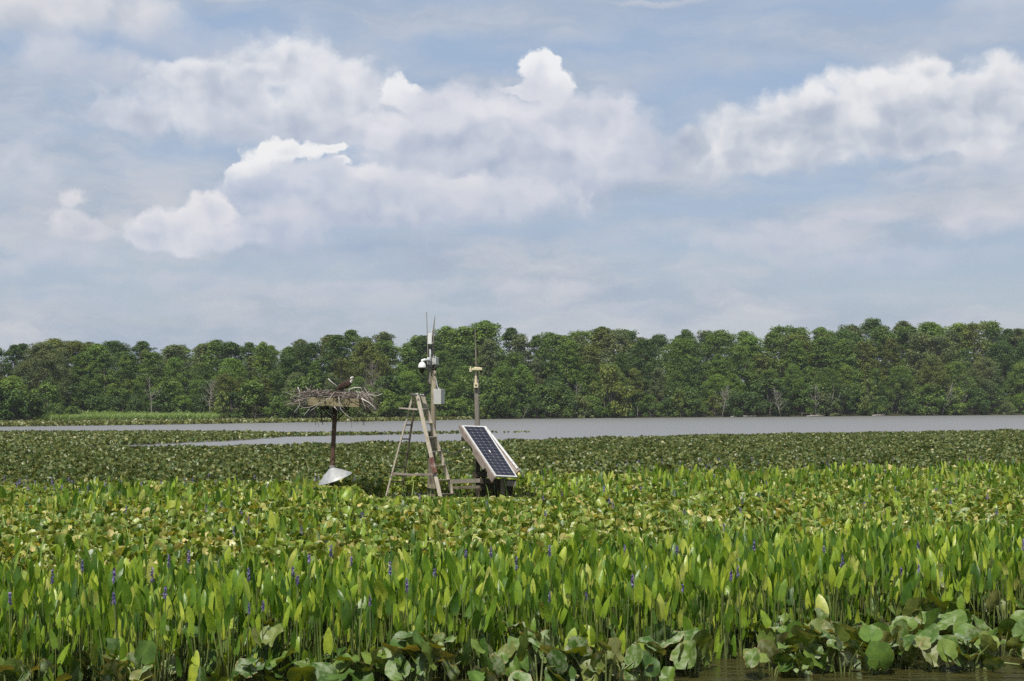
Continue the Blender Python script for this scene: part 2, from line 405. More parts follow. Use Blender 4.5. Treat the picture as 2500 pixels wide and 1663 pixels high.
# tree crowns
def crown_mat(name):
    m, t, o = mat(name)
    at = t.new('ShaderNodeAttribute', attribute_name='ld')
    s2 = t.new('ShaderNodeSeparateColor'); t.l.new(at.outputs['Color'], s2.inputs[0])
    oi = t.new('ShaderNodeObjectInfo')
    geo = t.new('ShaderNodeNewGeometry').outputs['Position']
    c = oi.outputs['Color']
    n = t.noise(geo, 0.45, 3, 0.6)
    c = t.mix(t.mapr(n, 0.35, 0.65), t.mix(1.0, c, (0.80, 0.86, 0.95), 'MULTIPLY'), t.mix(1.0, c, (1.2, 1.12, 0.95), 'MULTIPLY'))
    c = t.mix(s2.outputs[0], t.mix(1.0, c, (0.78, 0.82, 0.78), 'MULTIPLY'), t.mix(1.0, c, (1.42, 1.34, 1.28), 'MULTIPLY'))
    b = principled(t, o, c, 0.55, spec=0.35)
    tl = t.new('ShaderNodeBsdfTranslucent')
    t.l.new(t.mix(1.0, c, (1.2, 1.3, 0.6), 'MULTIPLY'), tl.inputs[0])
    ms = t.new('ShaderNodeMixShader'); ms.inputs[0].default_value = 0.25
    t.l.new(b.outputs[0], ms.inputs[1]); t.l.new(tl.outputs[0], ms.inputs[2])
    t.l.new(ms.outputs[0], o.inputs[0])
    return m
MT['crown'] = crown_mat('tree_foliage')
m, t, o = mat('bark')
n = t.noise(t.vm('MULTIPLY', objc(t), (3, 3, 0.8)), 2, 5, 0.6)
principled(t, o, t.mix(t.mapr(n, 0.3, 0.7), (0.09, 0.075, 0.06), (0.26, 0.23, 0.20)), 0.9, spec=0.2)
MT['bark'] = m
m, t, o = mat('bleached_bark')
n = t.noise(t.vm('MULTIPLY', objc(t), (3, 3, 0.8)), 2, 5, 0.6)
principled(t, o, t.mix(t.mapr(n, 0.3, 0.7), (0.15, 0.13, 0.11), (0.36, 0.33, 0.30)), 0.9, spec=0.2)
MT['bleached'] = m
# ground
m, t, o = mat('shaded_muddy_ground')
geo = t.new('ShaderNodeNewGeometry').outputs['Position']
n = t.noise(geo, 0.15, 6, 0.6); n2 = t.noise(geo, 1.7, 5, 0.6)
c = t.mix(t.mapr(n, 0.4, 0.6), (0.020, 0.026, 0.010), (0.04, 0.038, 0.018))  # mud kept dark: the shadow line along the shore is put into its colour
c = t.mix(t.mapr(n2, 0.5, 0.7, 0, 0.5), c, (0.11, 0.09, 0.05))
principled(t, o, c, 0.95, spec=0.1, bump=n2, bstr=0.5, bdist=0.2)
MT['ground'] = m
# water
m, t, o = mat('lake_water')
geo = t.new('ShaderNodeNewGeometry').outputs['Position']
v1 = t.vm('MULTIPLY', geo, (1.0, 2.6, 1.0))
w1 = t.noise(v1, 1.6, 2, 0.5, dist=0.3)
w2 = t.noise(t.vm('MULTIPLY', geo, (1.0, 2.0, 1.0)), 7.0, 3, 0.55)
sy = t.new('ShaderNodeSeparateXYZ'); t.l.new(geo, sy.inputs[0])
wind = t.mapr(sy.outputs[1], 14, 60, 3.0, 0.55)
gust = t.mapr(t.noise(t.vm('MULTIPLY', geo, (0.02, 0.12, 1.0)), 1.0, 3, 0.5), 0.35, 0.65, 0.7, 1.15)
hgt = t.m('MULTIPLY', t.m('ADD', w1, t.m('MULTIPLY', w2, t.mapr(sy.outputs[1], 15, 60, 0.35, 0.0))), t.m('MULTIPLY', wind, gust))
b = principled(t, o, t.mix(t.mapr(sy.outputs[1], 30, 90), (0.040, 0.038, 0.011), (0.18, 0.178, 0.17)), 0.06, 0.0, 0.5, bump=hgt, bstr=0.55, bdist=0.09)  # pale grey far out: reflected sky put into the base colour
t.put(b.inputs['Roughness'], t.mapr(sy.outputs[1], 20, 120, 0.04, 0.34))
b.inputs['IOR'].default_value = 1.333
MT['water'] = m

# ------------------------------------------------------------------ object helpers
def tag(o, label=None, cat=None, group=None, kind=None):
    if label: o['label'] = label
    if cat: o['category'] = cat
    if group: o['group'] = group
    if kind: o['kind'] = kind
    return o
def thing(name, label, cat, loc=(0, 0, 0), group=None):
    o = bpy.data.objects.new(name, None)
    o.empty_display_size = 0.2
    COL.objects.link(o); o.location = loc
    return tag(o, label, cat, group)
def nmesh(name, V, F, mats, ld=None, smooth=False, midx=None, uv=None):
    """fast mesh from numpy: V (n,3); F list of (k,m) index arrays"""
    me = bpy.data.meshes.new(name)
    F = [np.asarray(f, dtype=np.int32) for f in F if len(f)]
    nl = sum(f.size for f in F); npoly = sum(len(f) for f in F)
    me.vertices.add(len(V)); me.vertices.foreach_set('co', np.ascontiguousarray(V, dtype=np.float32).ravel())
    me.loops.add(nl); me.loops.foreach_set('vertex_index', np.concatenate([f.ravel() for f in F]))
    tot = np.concatenate([np.full(len(f), f.shape[1], np.int32) for f in F])
    start = np.concatenate([[0], np.cumsum(tot)[:-1]]).astype(np.int32)
    me.polygons.add(npoly)
    me.polygons.foreach_set('loop_start', start); me.polygons.foreach_set('loop_total', tot)
    if smooth: me.polygons.foreach_set('use_smooth', np.ones(npoly, bool))
    for mm in (mats if isinstance(mats, (list, tuple)) else [mats]): me.materials.append(mm)
    if midx is not None: me.polygons.foreach_set('material_index', np.asarray(midx, np.int32))
    if ld is not None:
        a = me.attributes.new('ld', 'FLOAT_COLOR', 'POINT')
        a.data.foreach_set('color', np.ascontiguousarray(ld, dtype=np.float32).ravel())
    me.update(calc_edges=True)
    return me
def link(name, me, parent=None):
    o = bpy.data.objects.new(name, me)
    COL.objects.link(o)
    if parent: o.parent = parent
    return o

class MB:
    def __init__(s): s.v = []; s.f = []; s.mi = []; s.ld = []; s.uv = {}
    def add(s, vs, fs, mi=0, ld=0.5):
        b = len(s.v)
        s.v += [Vector(v) for v in vs]; s.ld += [ld] * len(vs)
        for f in fs: s.f.append([b + i for i in f]); s.mi.append(mi)
    def beam(s, a, b, wdir, w, th, mi=0, w2=None, th2=None):
        """bar from a to b; w across wdir, th across the third axis"""
        a, b = Vector(a), Vector(b)
        ax = (b - a).normalized(); wd = Vector(wdir); wd = (wd - ax * wd.dot(ax)).normalized(); td = ax.cross(wd)
        w2 = w2 or w; th2 = th2 or th
        vs = []
        for p, ww, tt in ((a, w, th), (b, w2, th2)):
            for i, j in ((-1, -1), (1, -1), (1, 1), (-1, 1)): vs.append(p + wd * ww / 2 * i + td * tt / 2 * j)
        s.add(vs, [(3, 2, 1, 0), (4, 5, 6, 7), (0, 1, 5, 4), (1, 2, 6, 5), (2, 3, 7, 6), (3, 0, 4, 7)], mi)
    def box(s, c, sx, sy, sz, rot=0.0, mi=0):
        c = Vector(c); ax = Vector((math.cos(rot), math.sin(rot), 0))
        s.beam(c - Vector((0, 0, sz / 2)), c + Vector((0, 0, sz / 2)), ax, sx, sy, mi)
    def tube(s, pts, rad, n=8, mi=0, ld=0.5, cap=True):
        pts = [Vector(p) for p in pts]; k = len(pts)
        rad = [rad] * k if isinstance(rad, (int, float)) else rad
        vs = []; ref = None
        for i, p in enumerate(pts):
            d = (pts[min(i + 1, k - 1)] - pts[max(i - 1, 0)])
            d = d.normalized() if d.length > 1e-9 else Vector((0, 0, 1))
            if ref is None: ref = d.orthogonal().normalized()
            ref = (ref - d * ref.dot(d)).normalized(); q = d.cross(ref)
            for j in range(n):
                a = 2 * math.pi * j / n
                vs.append(p + (ref * math.cos(a) + q * math.sin(a)) * rad[i])
        fs = [(i * n + j, i * n + (j + 1) % n, (i + 1) * n + (j + 1) % n, (i + 1) * n + j) for i in range(k - 1) for j in range(n)]
        if cap: fs += [tuple(range(n - 1, -1, -1)), tuple((k - 1) * n + j for j in range(n))]
        s.add(vs, fs, mi, ld)
    def lathe(s, prof, org, axis=(0, 0, 1), n=24, mi=0):
        org = Vector(org); ax = Vector(axis).normalized(); x = ax.orthogonal().normalized(); y = ax.cross(x)
        vs = []
        for (r, h) in prof:
            for j in range(n):
                a = 2 * math.pi * j / n
                vs.append(org + ax * h + (x * math.cos(a) + y * math.sin(a)) * max(r, 1e-4))
        fs = [(i * n + j, i * n + (j + 1) % n, (i + 1) * n + (j + 1) % n, (i + 1) * n + j) for i in range(len(prof) - 1) for j in range(n)]
        s.add(vs, fs, mi)
    def build(s, name, mats, parent=None, smooth=False, bevel=0):
        off = parent.location if parent else Vector((0, 0, 0))
        pp = parent
        while pp is not None and pp.parent is not None:
            pp = pp.parent; off = off + pp.location
        me = bpy.data.meshes.new(name)
        me.from_pydata([tuple(v - off) for v in s.v], [], s.f)
        for mm in (mats if isinstance(mats, (list, tuple)) else [mats]): me.materials.append(mm)
        me.polygons.foreach_set('material_index', s.mi)
        me.polygons.foreach_set('use_smooth', [smooth] * len(s.f))
        a = me.attributes.new('ld', 'FLOAT_COLOR', 'POINT')
        a.data.foreach_set('color', np.array([[x, 0, 0.3, 1] for x in s.ld], np.float32).ravel())
        me.update()
        o = link(name, me, parent)
        if smooth:
            try: me.shade_auto_smooth(angle=R(40))
            except Exception: pass
        if bevel:
            b = o.modifiers.new('bevel', 'BEVEL'); b.width = bevel; b.segments = 2; b.limit_method = 'ANGLE'
        return o

# ================================================================== SETTING: ground, water
def shore(px):
    """distance of the far shore along the view at photo column px"""
    return float(np.interp(px, [-900, 0, 120, 500, 740, 1200, 1850, 2500, 3400], [165, 186, 198, 212, 205, 228, 247, 268, 290]))
def px_of(x, y): return 1250 + FPX * x / max(y, 1)
# ground: one sheet, lake bed below the water, land rising behind the far shore
ys = np.concatenate([np.linspace(-400, 0, 9), np.linspace(10, 170, 17), np.linspace(174, 420, 70), np.array([450, 500, 600, 800, 1200, 2000, 3000])])
xs_ = np.concatenate([[-3000, -2000, -1000, -500, -300], np.linspace(-220, 220, 89), [300, 500, 1000, 2000, 3000]])
gx, gy = np.meshgrid(xs_, ys)
gz = np.zeros_like(gx)
for i in range(gx.shape[0]):
    for j in range(gx.shape[1]):
        x, y = gx[i, j], gy[i, j]
        if y < 120: gz[i, j] = -0.7; continue
        d = y - shore(max(-900, min(3400, px_of(x, y))))
        gz[i, j] = max(-0.7, min(d * 0.12, 0.45)) + (min(3.0, max(0, d - 12) * 0.05)) + (0.12 * math.sin(x * 0.7) * math.cos(y * 0.4) if d > 0 else 0)
ny, nx = gx.shape
idx = np.arange(nx * ny).reshape(ny, nx)
q = np.stack([idx[:-1, :-1], idx[:-1, 1:], idx[1:, 1:], idx[1:, :-1]], -1).reshape(-1, 4)
g = link('ground', nmesh('ground', np.stack([gx, gy, gz], -1).reshape(-1, 3), [q], MT['ground'], smooth=True))
tag(g, kind='structure')
wv = np.array([[-3000, -400, 0], [3000, -400, 0], [3000, 3000, 0], [-3000, 3000, 0]], float)
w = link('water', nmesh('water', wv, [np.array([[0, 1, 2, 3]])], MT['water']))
tag(w, kind='structure')
def gz_at(x, y):
    d = y - shore(max(-900, min(3400, px_of(x, y))))
    return max(-0.7, min(d * 0.12, 0.45)) + min(3.0, max(0, d - 12) * 0.05)

# thin summer haze: one closed box of even air round the camera, the water, the ground and the wood
m, t, o = mat('haze_air')
pv = t.new('ShaderNodeVolumePrincipled')
pv.inputs['Color'].default_value = (0.86, 0.91, 1.0, 1)
pv.inputs['Density'].default_value = 0.00016
t.l.new(pv.outputs[0], o.inputs['Volume'])
hz_ = MB(); hz_.beam((0, 1300, -1.8), (0, 1300, 24.0), (1, 0, 0), 6020, 3420)
tag(hz_.build('haze', m), 'thin bluish summer haze over the lake and the far wood', 'haze', kind='stuff')
S.cycles.volume_bounces = 0

# ================================================================== TREES
def crown_arrays(h, w, kind, n_leaf, leaf, seed):
    """leaf quads spread over many lobes; returns verts, quads, ld"""
    g = np.random.default_rng(seed)
    cb = h * {'round': 0.08, 'tall': 0.05, 'spread': 0.12, 'bush': 0.02}[kind]
    H = h - cb
    lobes = []
    nlo = {'round': 150, 'tall': 140, 'spread': 150, 'bush': 46}[kind]
    for i in range(nlo):
        s = g.uniform(0.02, 1) ** 0.85
        z = cb + H * s
        if kind == 'tall': prof = (1 - s) ** 0.62 * min(1, (s + 0.3) / 0.45)
        elif kind == 'spread': prof = (max(0.0, 1 - s ** 1.9)) ** 0.6 * min(1, 0.55 + s)
        elif kind == 'bush': prof = math.sqrt(max(0.02, 1 - s ** 1.8))
        else: prof = (max(0.0, 1 - s ** 1.8)) ** 0.6 * min(1, 0.5 + 1.2 * s)
        a = g.uniform(0, 2 * math.pi)
        rr = w / 2 * prof * g.uniform(0.35, 1.0)
        lr = w * g.uniform(0.045, 0.125) * (0.75 + 0.35 * prof)
        lobes.append((math.cos(a) * rr, math.sin(a) * rr, min(z, h - lr * 0.8), lr, lr * g.uniform(0.6, 0.95), g.uniform()))
    for q in range(12): lobes.append((g.normal() * w * .08, g.normal() * w * .08, h - w * g.uniform(.04, .34), w * g.uniform(.05, .10), w * .07, g.uniform()))
    L = np.array(lobes)
    pr = L[:, 3] ** 2; pr /= pr.sum()
    k = g.choice(len(L), n_leaf, p=pr)
    d = g.normal(size=(n_leaf, 3)); d[:, 2] += 0.25; d /= np.linalg.norm(d, axis=1)[:, None]
    rad = g.uniform(0.55, 1.18, n_leaf) + (g.uniform(size=n_leaf) < 0.06) * g.uniform(0, 0.35, n_leaf)
    c = np.stack([L[k, 0] + d[:, 0] * L[k, 3] * rad, L[k, 1] + d[:, 1] * L[k, 3] * rad, L[k, 2] + d[:, 2] * L[k, 4] * rad], 1)
    c[:, 2] = np.maximum(c[:, 2], 0.1)
    nrm = d * 0.9 + g.normal(size=(n_leaf, 3)) * 0.55 + np.array([0, 0, 0.35]); nrm /= np.linalg.norm(nrm, axis=1)[:, None]
    r = g.normal(size=(n_leaf, 3)); t1 = np.cross(nrm, r); t1 /= np.linalg.norm(t1, axis=1)[:, None]; t2 = np.cross(nrm, t1)
    sz = leaf * g.uniform(0.6, 1.35, n_leaf)[:, None]
    V = np.stack([c + t1 * sz * .5, c + t2 * sz * .36 + nrm * sz * .1, c - t1 * sz * .5, c - t2 * sz * .36 + nrm * sz * .1], 1).reshape(-1, 3)
    Q = np.arange(n_leaf * 4).reshape(-1, 4)
    lum = np.clip(0.5 * L[k, 5] + 0.5 * g.uniform(size=n_leaf), 0, 1)
    ld = np.zeros((n_leaf, 4)); ld[:, 0] = lum; ld[:, 3] = 1
    return V, Q, np.repeat(ld, 4, 0), L, cb
def trunk_mb(h, w, L, cb, seed, bare=False, lean=0.0):
    g = random.Random(seed); m = MB()
    r = h * 0.013 + 0.05
    top = Vector((g.uniform(-.3, .3) + lean * h, g.uniform(-.3, .3), h * 0.82))
    pts = [Vector((0, 0, -0.5))] + [Vector((top.x * s + g.uniform(-.12, .12), top.y * s + g.uniform(-.12, .12), top.z * s)) for s in (0.12, 0.3, 0.5, 0.75, 1)]
    m.tube(pts, [r * 1.25, r, r * .85, r * .7, r * .4, r * .12], 7)
    ks = list(range(len(L))); g.shuffle(ks)
    for k in ks[:9]:
        e = Vector(L[k][:3]); s = max(0.12, min(0.8, (e.z - w * 0.35) / h))
        b = Vector((top.x * s / .82, top.y * s / .82, h * s))
        mid = b.lerp(e, 0.5) + Vector((0, 0, -0.04 * h))
        m.tube([b, mid, e], [r * .45, r * .28, r * .08], 5)
    return m
kinds = []
for i, (kd, hh, ww, nl, lf) in enumerate([
        ('round', 16, 8.8, 16000, 0.25), ('round', 16, 8.0, 15000, 0.23), ('round', 16, 9.8, 16500, 0.26),
        ('tall', 16, 7.6, 15000, 0.24), ('tall', 16, 7.0, 14500, 0.23), ('tall', 16, 8.4, 16000, 0.25),
        ('spread', 16, 11.0, 17000, 0.25), ('spread', 16, 10.0, 16000, 0.24),
        ('round', 16, 9.0, 13000, 0.27), ('tall', 16, 9.0, 15500, 0.27)]):
    V_, Q_, ld_, L_, cb_ = crown_arrays(hh, ww, kd, nl, lf, 100 + i)
    kinds.append(dict(kd=kd, h=hh, w=ww, crown=nmesh('crown', V_, [Q_], MT['crown'], ld_), arr=(V_, Q_, ld_), tm=trunk_mb(hh, ww, L_, cb_, 50 + i)))
bushes = []
for i, (hh, ww, nl, lf) in enumerate([(4, 5.5, 3600, 0.22), (4, 4.5, 3400, 0.20), (4, 7.0, 4400, 0.24), (4, 5.0, 3200, 0.25)]):
    V_, Q_, ld_, L_, cb_ = crown_arrays(hh, ww, 'bush', nl, lf, 200 + i)
    bushes.append(dict(kd='bush', h=hh, w=ww, crown=nmesh('crown', V_, [Q_], MT['crown'], ld_), arr=(V_, Q_, ld_), tm=trunk_mb(hh, ww, L_, cb_, 80 + i)))
trunk_mesh = {}
def trunk_of(k):
    i = id(k)
    if i not in trunk_mesh:
        m = k['tm']; me = bpy.data.meshes.new('trunk'); me.from_pydata([tuple(v) for v in m.v], [], m.f); me.materials.append(MT['bark'])
        me.polygons.foreach_set('use_smooth', [True] * len(m.f)); trunk_mesh[i] = me
    return trunk_mesh[i]
TONES = [('mid green', (0.095, 0.16, 0.026)), ('deep green', (0.060, 0.112, 0.021)), ('grey green', (0.115, 0.15, 0.055)),
         ('olive green', (0.11, 0.14, 0.026)), ('fresh green', (0.11, 0.19, 0.028)), ('brownish green', (0.095, 0.105, 0.035)), ('yellow green', (0.13, 0.20, 0.035))]
TP = [0.27, 0.26, 0.20, 0.12, 0.10, 0.01, 0.04]
SKY_X = [0, 74, 191, 308, 424, 551, 636, 742, 870, 955, 1061, 1135, 1204, 1273, 1326, 1411, 1485, 1538, 1633, 1697, 1803, 1845, 1973, 2015, 2095, 2180, 2302, 2333, 2408, 2500]
SKY_Y = [835, 830, 833, 845, 840, 833, 838, 828, 808, 817, 815, 794, 785, 803, 817, 815, 790, 808, 815, 806, 803, 815, 798, 811, 795, 780, 783, 795, 782, 803]
def skyline(px): return float(np.interp(px, SKY_X, SKY_Y))
ORD = ['first', 'second', 'third', 'fourth', 'fifth', 'sixth', 'seventh', 'eighth', 'ninth', 'tenth', 'eleventh', 'twelfth', 'thirteenth', 'fourteenth', 'fifteenth', 'sixteenth', 'seventeenth', 'eighteenth'] + ['nineteenth', 'twentieth'] + ['twenty ' + w_ for w_ in ('first', 'second', 'third', 'fourth', 'fifth', 'sixth', 'seventh', 'eighth', 'ninth')] + ['thirtieth'] + ['thirty ' + w_ for w_ in ('first', 'second', 'third', 'fourth', 'fifth', 'sixth', 'seventh', 'eighth', 'ninth')]
def place(pxs):
    """for columns sorted left to right: a phrase counting each from a landmark in the photo"""
    o = []
    segs = [(-1e9, 400, 'from the left edge', 1), (400, 815, 'left of the nest pole', -1), (815, 1165, 'right of the nest pole', 1), (1165, 1800, 'right of the weather mast', 1), (1800, 2283, 'left of the leaning snag', -1), (2283, 1e9, 'from the right edge', -1)]
    for px in pxs:
        for a, b, ph, sg in segs:
            if a <= px < b:
                ins = sorted(set(q for q in pxs if a <= q < b))
                k = ins.index(px)
                o.append(f"{ORD[min(k if sg > 0 else len(ins) - 1 - k, 38)]} {ph}")
    return o
rows = [('back_row', 34, 66, 1.0, 'rising to the skyline'), ('second_row', 24, 64, 0.93, 'just below the skyline'),
        ('third_row', 15, 66, 0.82, 'halfway up the wood'), ('front_row', 6.5, 68, 0.56, 'leaning over the far shore')]
SHAPE = {'round': 'round crowned', 'tall': 'tall pointed', 'spread': 'broad crowned'}
stuff_parts = []
for ri, (rn, off, step, frac, where) in enumerate(rows):
    px = -520.0; items = []
    while px < 3050:
        items.append(px + random.uniform(-18, 18)); px += step * random.uniform(0.8, 1.2)
    inside = [q for q in items if -45 < q < 2545]
    ph = dict(zip(inside, place(inside)))
    for px in items:
        Yd = shore(px) + off + random.uniform(-2.5, 2.5) + (8 if 120 < px < 520 else 0)
        sk = skyline(px)
        if ri == 0: sk += random.choice([-10, -4, 0, 4, 8])
        if ri == 1: sk += random.uniform(2, 17)
        base_px = 1030 - 17 * px / 2500
        if ri >= 2: sk = base_px - (base_px - sk) * frac * random.uniform(0.86, 1.14)
        b = P(px, 990, Yd); top = P(px, sk, Yd)
        z0 = gz_at(b.x, Yd); h = max(4.0, top.z - z0)
        k = random.choice(kinds + kinds[3:6] + [kinds[9]] + kinds[3:6] if ri != 3 else kinds[:3] + kinds[5:9] + kinds[5:9])
        s = h / k['h']; sw = s * random.uniform(0.95, 1.3) * (1.15 if ri == 3 else 1.32 if ri < 2 else 1.12)
        if px > 1150 and ri < 2: sw *= 0.95
        tone = random.choices(range(7), TP)[0]
        if ri == 3 and random.random() < .3: tone = 6 if random.random() < .5 else 4
        name_t, colr = TONES[tone]
        jit = random.uniform(0.85, 1.15)
        if px not in ph:
            V_, Q_, ld_ = k['arr']
            sel = rng.choice(len(Q_), len(Q_) // 2, replace=False)
            vv = V_.reshape(-1, 4, 3)[sel].reshape(-1, 3) * np.array([sw, sw, s]) + np.array([b.x, Yd, z0])
            stuff_parts.append((vv, ld_.reshape(-1, 4, 4)[sel].reshape(-1, 4)))
            continue
        lab = f"{name_t} {SHAPE[k['kd']]} tree {where}, {ph[px]}"
        rt = thing(f"{k['kd'] if k['kd'] != 'spread' else 'spreading'}_tree".replace('round_tree', 'broadleaf_tree').replace('tall_tree', 'tall_broadleaf_tree'), lab, 'tree', (b.x, Yd, z0), 'trees of the wood on the far shore')
        rt.rotation_euler = (0, 0, random.uniform(0, 6.28)); rt.scale = (sw, sw, s)
        c = link('crown', k['crown'], rt); c.color = (colr[0] * jit, colr[1] * jit, colr[2] * jit, 1)
        link('trunk', trunk_of(k), rt)
VV = np.concatenate([a for a, _ in stuff_parts]); LD = np.concatenate([b for _, b in stuff_parts])
wo = link('woodland', nmesh('woodland', VV, [np.arange(len(VV)).reshape(-1, 4)], MT['crown'], LD))
wo.color = (0.065, 0.115, 0.022, 1)
tag(wo, 'dense green wood going on beyond both edges of the view', 'wood', kind='stuff')
# shrubs along the water's edge
items = []; px = -60.0
while px < 2560:
    items.append(px + random.uniform(-10, 10)); px += random.uniform(26, 44)
half = [[q for i, q in enumerate(items) if i % 3 == j] for j in (0, 1, 2)]
whr = ['low at the water line', 'second from the water', 'tucked under the trees']
for j, hs in enumerate(half):
    for px, phr in zip(hs, place(hs)):
        Yd = shore(px) + 1.2 + j * 1.6 + (9 if 125 < px < 520 else 0)
        b = P(px, 990, Yd); z0 = gz_at(b.x, Yd) - 0.15
        k = random.choice(bushes); h = random.uniform(2.2, 4.6) + j * 1.0
        s = h / 4; sw = s * random.uniform(0.9, 1.3)
        name_t, colr = TONES[random.choices(range(7), [0.3, 0.5, 0.06, 0.06, 0.05, 0.0, 0.03])[0]]  # mostly deep tones: shade low under the trees is put into the shrub colour
        rt = thing('shoreline_shrub', f"{name_t} leafy shrub {whr[j]}, {phr}", 'shrub', (b.x, Yd, z0), 'shrubs along the far shore')
        rt.rotation_euler = (0, 0, random.uniform(0, 6.28)); rt.scale = (sw, sw, s)
        c = link('crown', k['crown'], rt); jit = random.uniform(.8, 1.15); c.color = (colr[0] * jit, colr[1] * jit, colr[2] * jit, 1)
        link('trunk', trunk_of(k), rt)
# named single trees the photo shows
def feature(px, pytop, dy, kd, colr, wpx, label, name='broadleaf_tree', base=None):
    Yd = shore(px) + dy; b = P(px, 990, Yd); z0 = gz_at(b.x, Yd) - 0.1; top = P(px, pytop, Yd)
    k = kd; h = top.z - z0; s = h / k['h']; sw = (wpx / FPX * Yd) / k['w']
    rt = thing(name, label, 'tree', (b.x, Yd, z0), 'trees of the wood on the far shore')
    rt.rotation_euler = (0, 0, random.uniform(0, 6.28)); rt.scale = (sw, sw, s)
    c = link('crown', k['crown'], rt); c.color = (*colr, 1); link('trunk', trunk_of(k), rt)
feature(1490, 895, 2.5, bushes[0], (0.13, 0.165, 0.03), 130, 'large yellow green tree bulging out over the water right of the solar panel')
feature(1180, 962, 1.0, bushes[1], (0.13, 0.20, 0.03), 46, 'small bright yellow green bush tree on the shore behind the weather mast', 'small_tree')
feature(540, 955, -1.0, bushes[1], (0.15, 0.20, 0.04), 60, 'small pale green tree standing forward at the right end of the marsh grass', 'small_tree')
feature(130, 985, -3.0, bushes[2], (0.085, 0.145, 0.03), 75, 'low rounded mid green willow bush at the left end of the marsh grass', 'willow_bush')
feature(175, 992, -2.6, bushes[3], (0.09, 0.15, 0.03), 60, 'lower rounded willow bush beside the marsh grass, right of its twin', 'willow_bush')
feature(2120, 925, 2.0, bushes[1], (0.12, 0.17, 0.035), 70, 'yellow green small tree with a slim bare trunk at the right shore', 'small_tree')
feature(2330, 945, 1.5, bushes[3], (0.13, 0.19, 0.03), 75, 'bright green small tree right of the bleached leaning snag', 'small_tree')
feature(1660, 950, 1.5, bushes[0], (0.12, 0.17, 0.035), 60, 'yellow green small tree on the shore midway along the right half', 'small_tree')
feature(640, 835, 14, kinds[5], (0.14, 0.21, 0.035), 95, 'bright yellow green tall tree glowing amid the dark wood left of the nest')
# bare trees and snags
def snag(px, pyb, pyt, dy, label, seed, fork=4, lean=0.0, name='dead_tree', sc=1.0, matk='bleached', twigs=10):
    g = random.Random(seed); Yd = shore(px) + dy
    b = P(px, pyb, Yd); tp = P(px + lean, pyt, Yd)
    b.z = min(b.z, gz_at(b.x, Yd))
    h = tp.z - b.z; m = MB(); r = 0.012 * h * sc + 0.015
    pts = [b.lerp(tp, s) + Vector((g.uniform(-.03, .03) * h, g.uniform(-.03, .03) * h, 0)) * (1 if 0 < s < 1 else 0) for s in (0, .25, .5, .75, 1)]
    m.tube(pts, [r, r * .8, r * .6, r * .35, r * .1], 6)
    m2 = MB()
    for i in range(fork + twigs):
        s = g.uniform(0.25, 0.95); p = b.lerp(tp, s); a = g.uniform(0, 6.28); ln = h * g.uniform(.15, .4) * (1.2 - s)
        d = Vector((math.cos(a), math.sin(a) * .6, g.uniform(.5, 1.4))).normalized()
        e = p + d * ln; q = e + (d + Vector((g.uniform(-.5, .5), g.uniform(-.5, .5), .3))).normalized() * ln * .6
        m2.tube([p, p.lerp(e, .5) + Vector((0, 0, -.03 * h)), e, q], [r * .45, r * .32, r * .2, r * .06], 4)
        for _ in range(2):
            q2 = e + Vector((g.uniform(-1, 1), g.uniform(-1, 1), g.uniform(.2, 1))).normalized() * ln * .5
            m2.tube([e, q2], [r * .16, r * .05], 3)
    rt = thing(name, label, 'tree', tuple(b), 'bare trees on the far shore')
    m.build('trunk', MT[matk], rt, smooth=True); m2.build('branches', MT[matk], rt)
snag(2283, 1012, 990, -0.6, 'bleached white snag leaning left over the water on the right shore', 1, 5, -20, sc=3.5, twigs=4)
snag(905, 1005, 880, 1.5, 'tall grey leafless tree behind the nest, right side', 2, 16, 4, twigs=40, matk='bark', sc=.6)
snag(372, 985, 920, 2.0, 'slim pale dead trunk in front of dark trees behind the marsh grass', 3, 4, -6, twigs=5)
snag(512, 1000, 930, 1.0, 'thin grey bare tree just left of the small pale green tree', 4, 10, 6, twigs=26)
snag(1762, 1013, 940, -0.3, 'pale multi branched bare tree on the shore, right of centre', 5, 10, 14, twigs=22)
snag(1905, 1012, 945, -0.3, 'grey bare tree with spreading twigs, second snag of the right shore', 6, 10, -14, twigs=24)
snag(1990, 1010, 940, 0.0, 'forked grey bare tree near the middle of the right shore', 7, 8, 2, twigs=18)
snag(2032, 1005, 935, 0.0, 'straight slim bleached trunk without branches on the right shore', 8, 1, 2, twigs=2)
snag(2300, 985, 935, 0.6, 'bare branching tree fanning out above the leaning snag', 9, 10, 25, twigs=14)
snag(1275, 1020, 985, -0.5, 'thin dead trunk leaning right just beside the solar panel on far shore', 10, 2, 18, twigs=3)
snag(1555, 1018, 990, -0.3, 'short slim bare stem right of the large yellow green tree', 11, 2, 3, twigs=2)
snag(1410, 975, 930, 1.0, 'pale straight trunk left of the large yellow green tree', 12, 2, -2, twigs=3)
snag(2350, 1008, 950, 0.2, 'dim grey bare tree near the right edge of the wood', 13, 6, 3, twigs=10)
def log(px, py, ln, ang, label, seed):
    Yd = shore(px) - 0.8; b = P(px, py, Yd); b.z = 0.08; g = random.Random(seed); m = MB()
    d = Vector((math.cos(ang), math.sin(ang) * .3, 0.03)).normalized()
    m.tube([b - d * ln / 2, b - d * ln * .1 + Vector((0, 0, .08)), b + d * ln / 2], [.16, .13, .06], 7)
    rt = thing('driftwood_log', label, 'log', tuple(b), 'logs on the far shore')
    m.build('trunk', MT['bleached'], rt, smooth=True)
    m = MB()
    for i in range(6):
        p = b + d * ln * g.uniform(-.4, .4); m.tube([p, p + Vector((g.uniform(-.4, .4), g.uniform(-.3, .3), g.uniform(.3, .8)))], [.05, .015], 4)
    m.build('branches', MT['bleached'], rt)
log(1815, 1016, 4.5, 0.1, 'pale driftwood log lying along the shore, right of centre', 1)
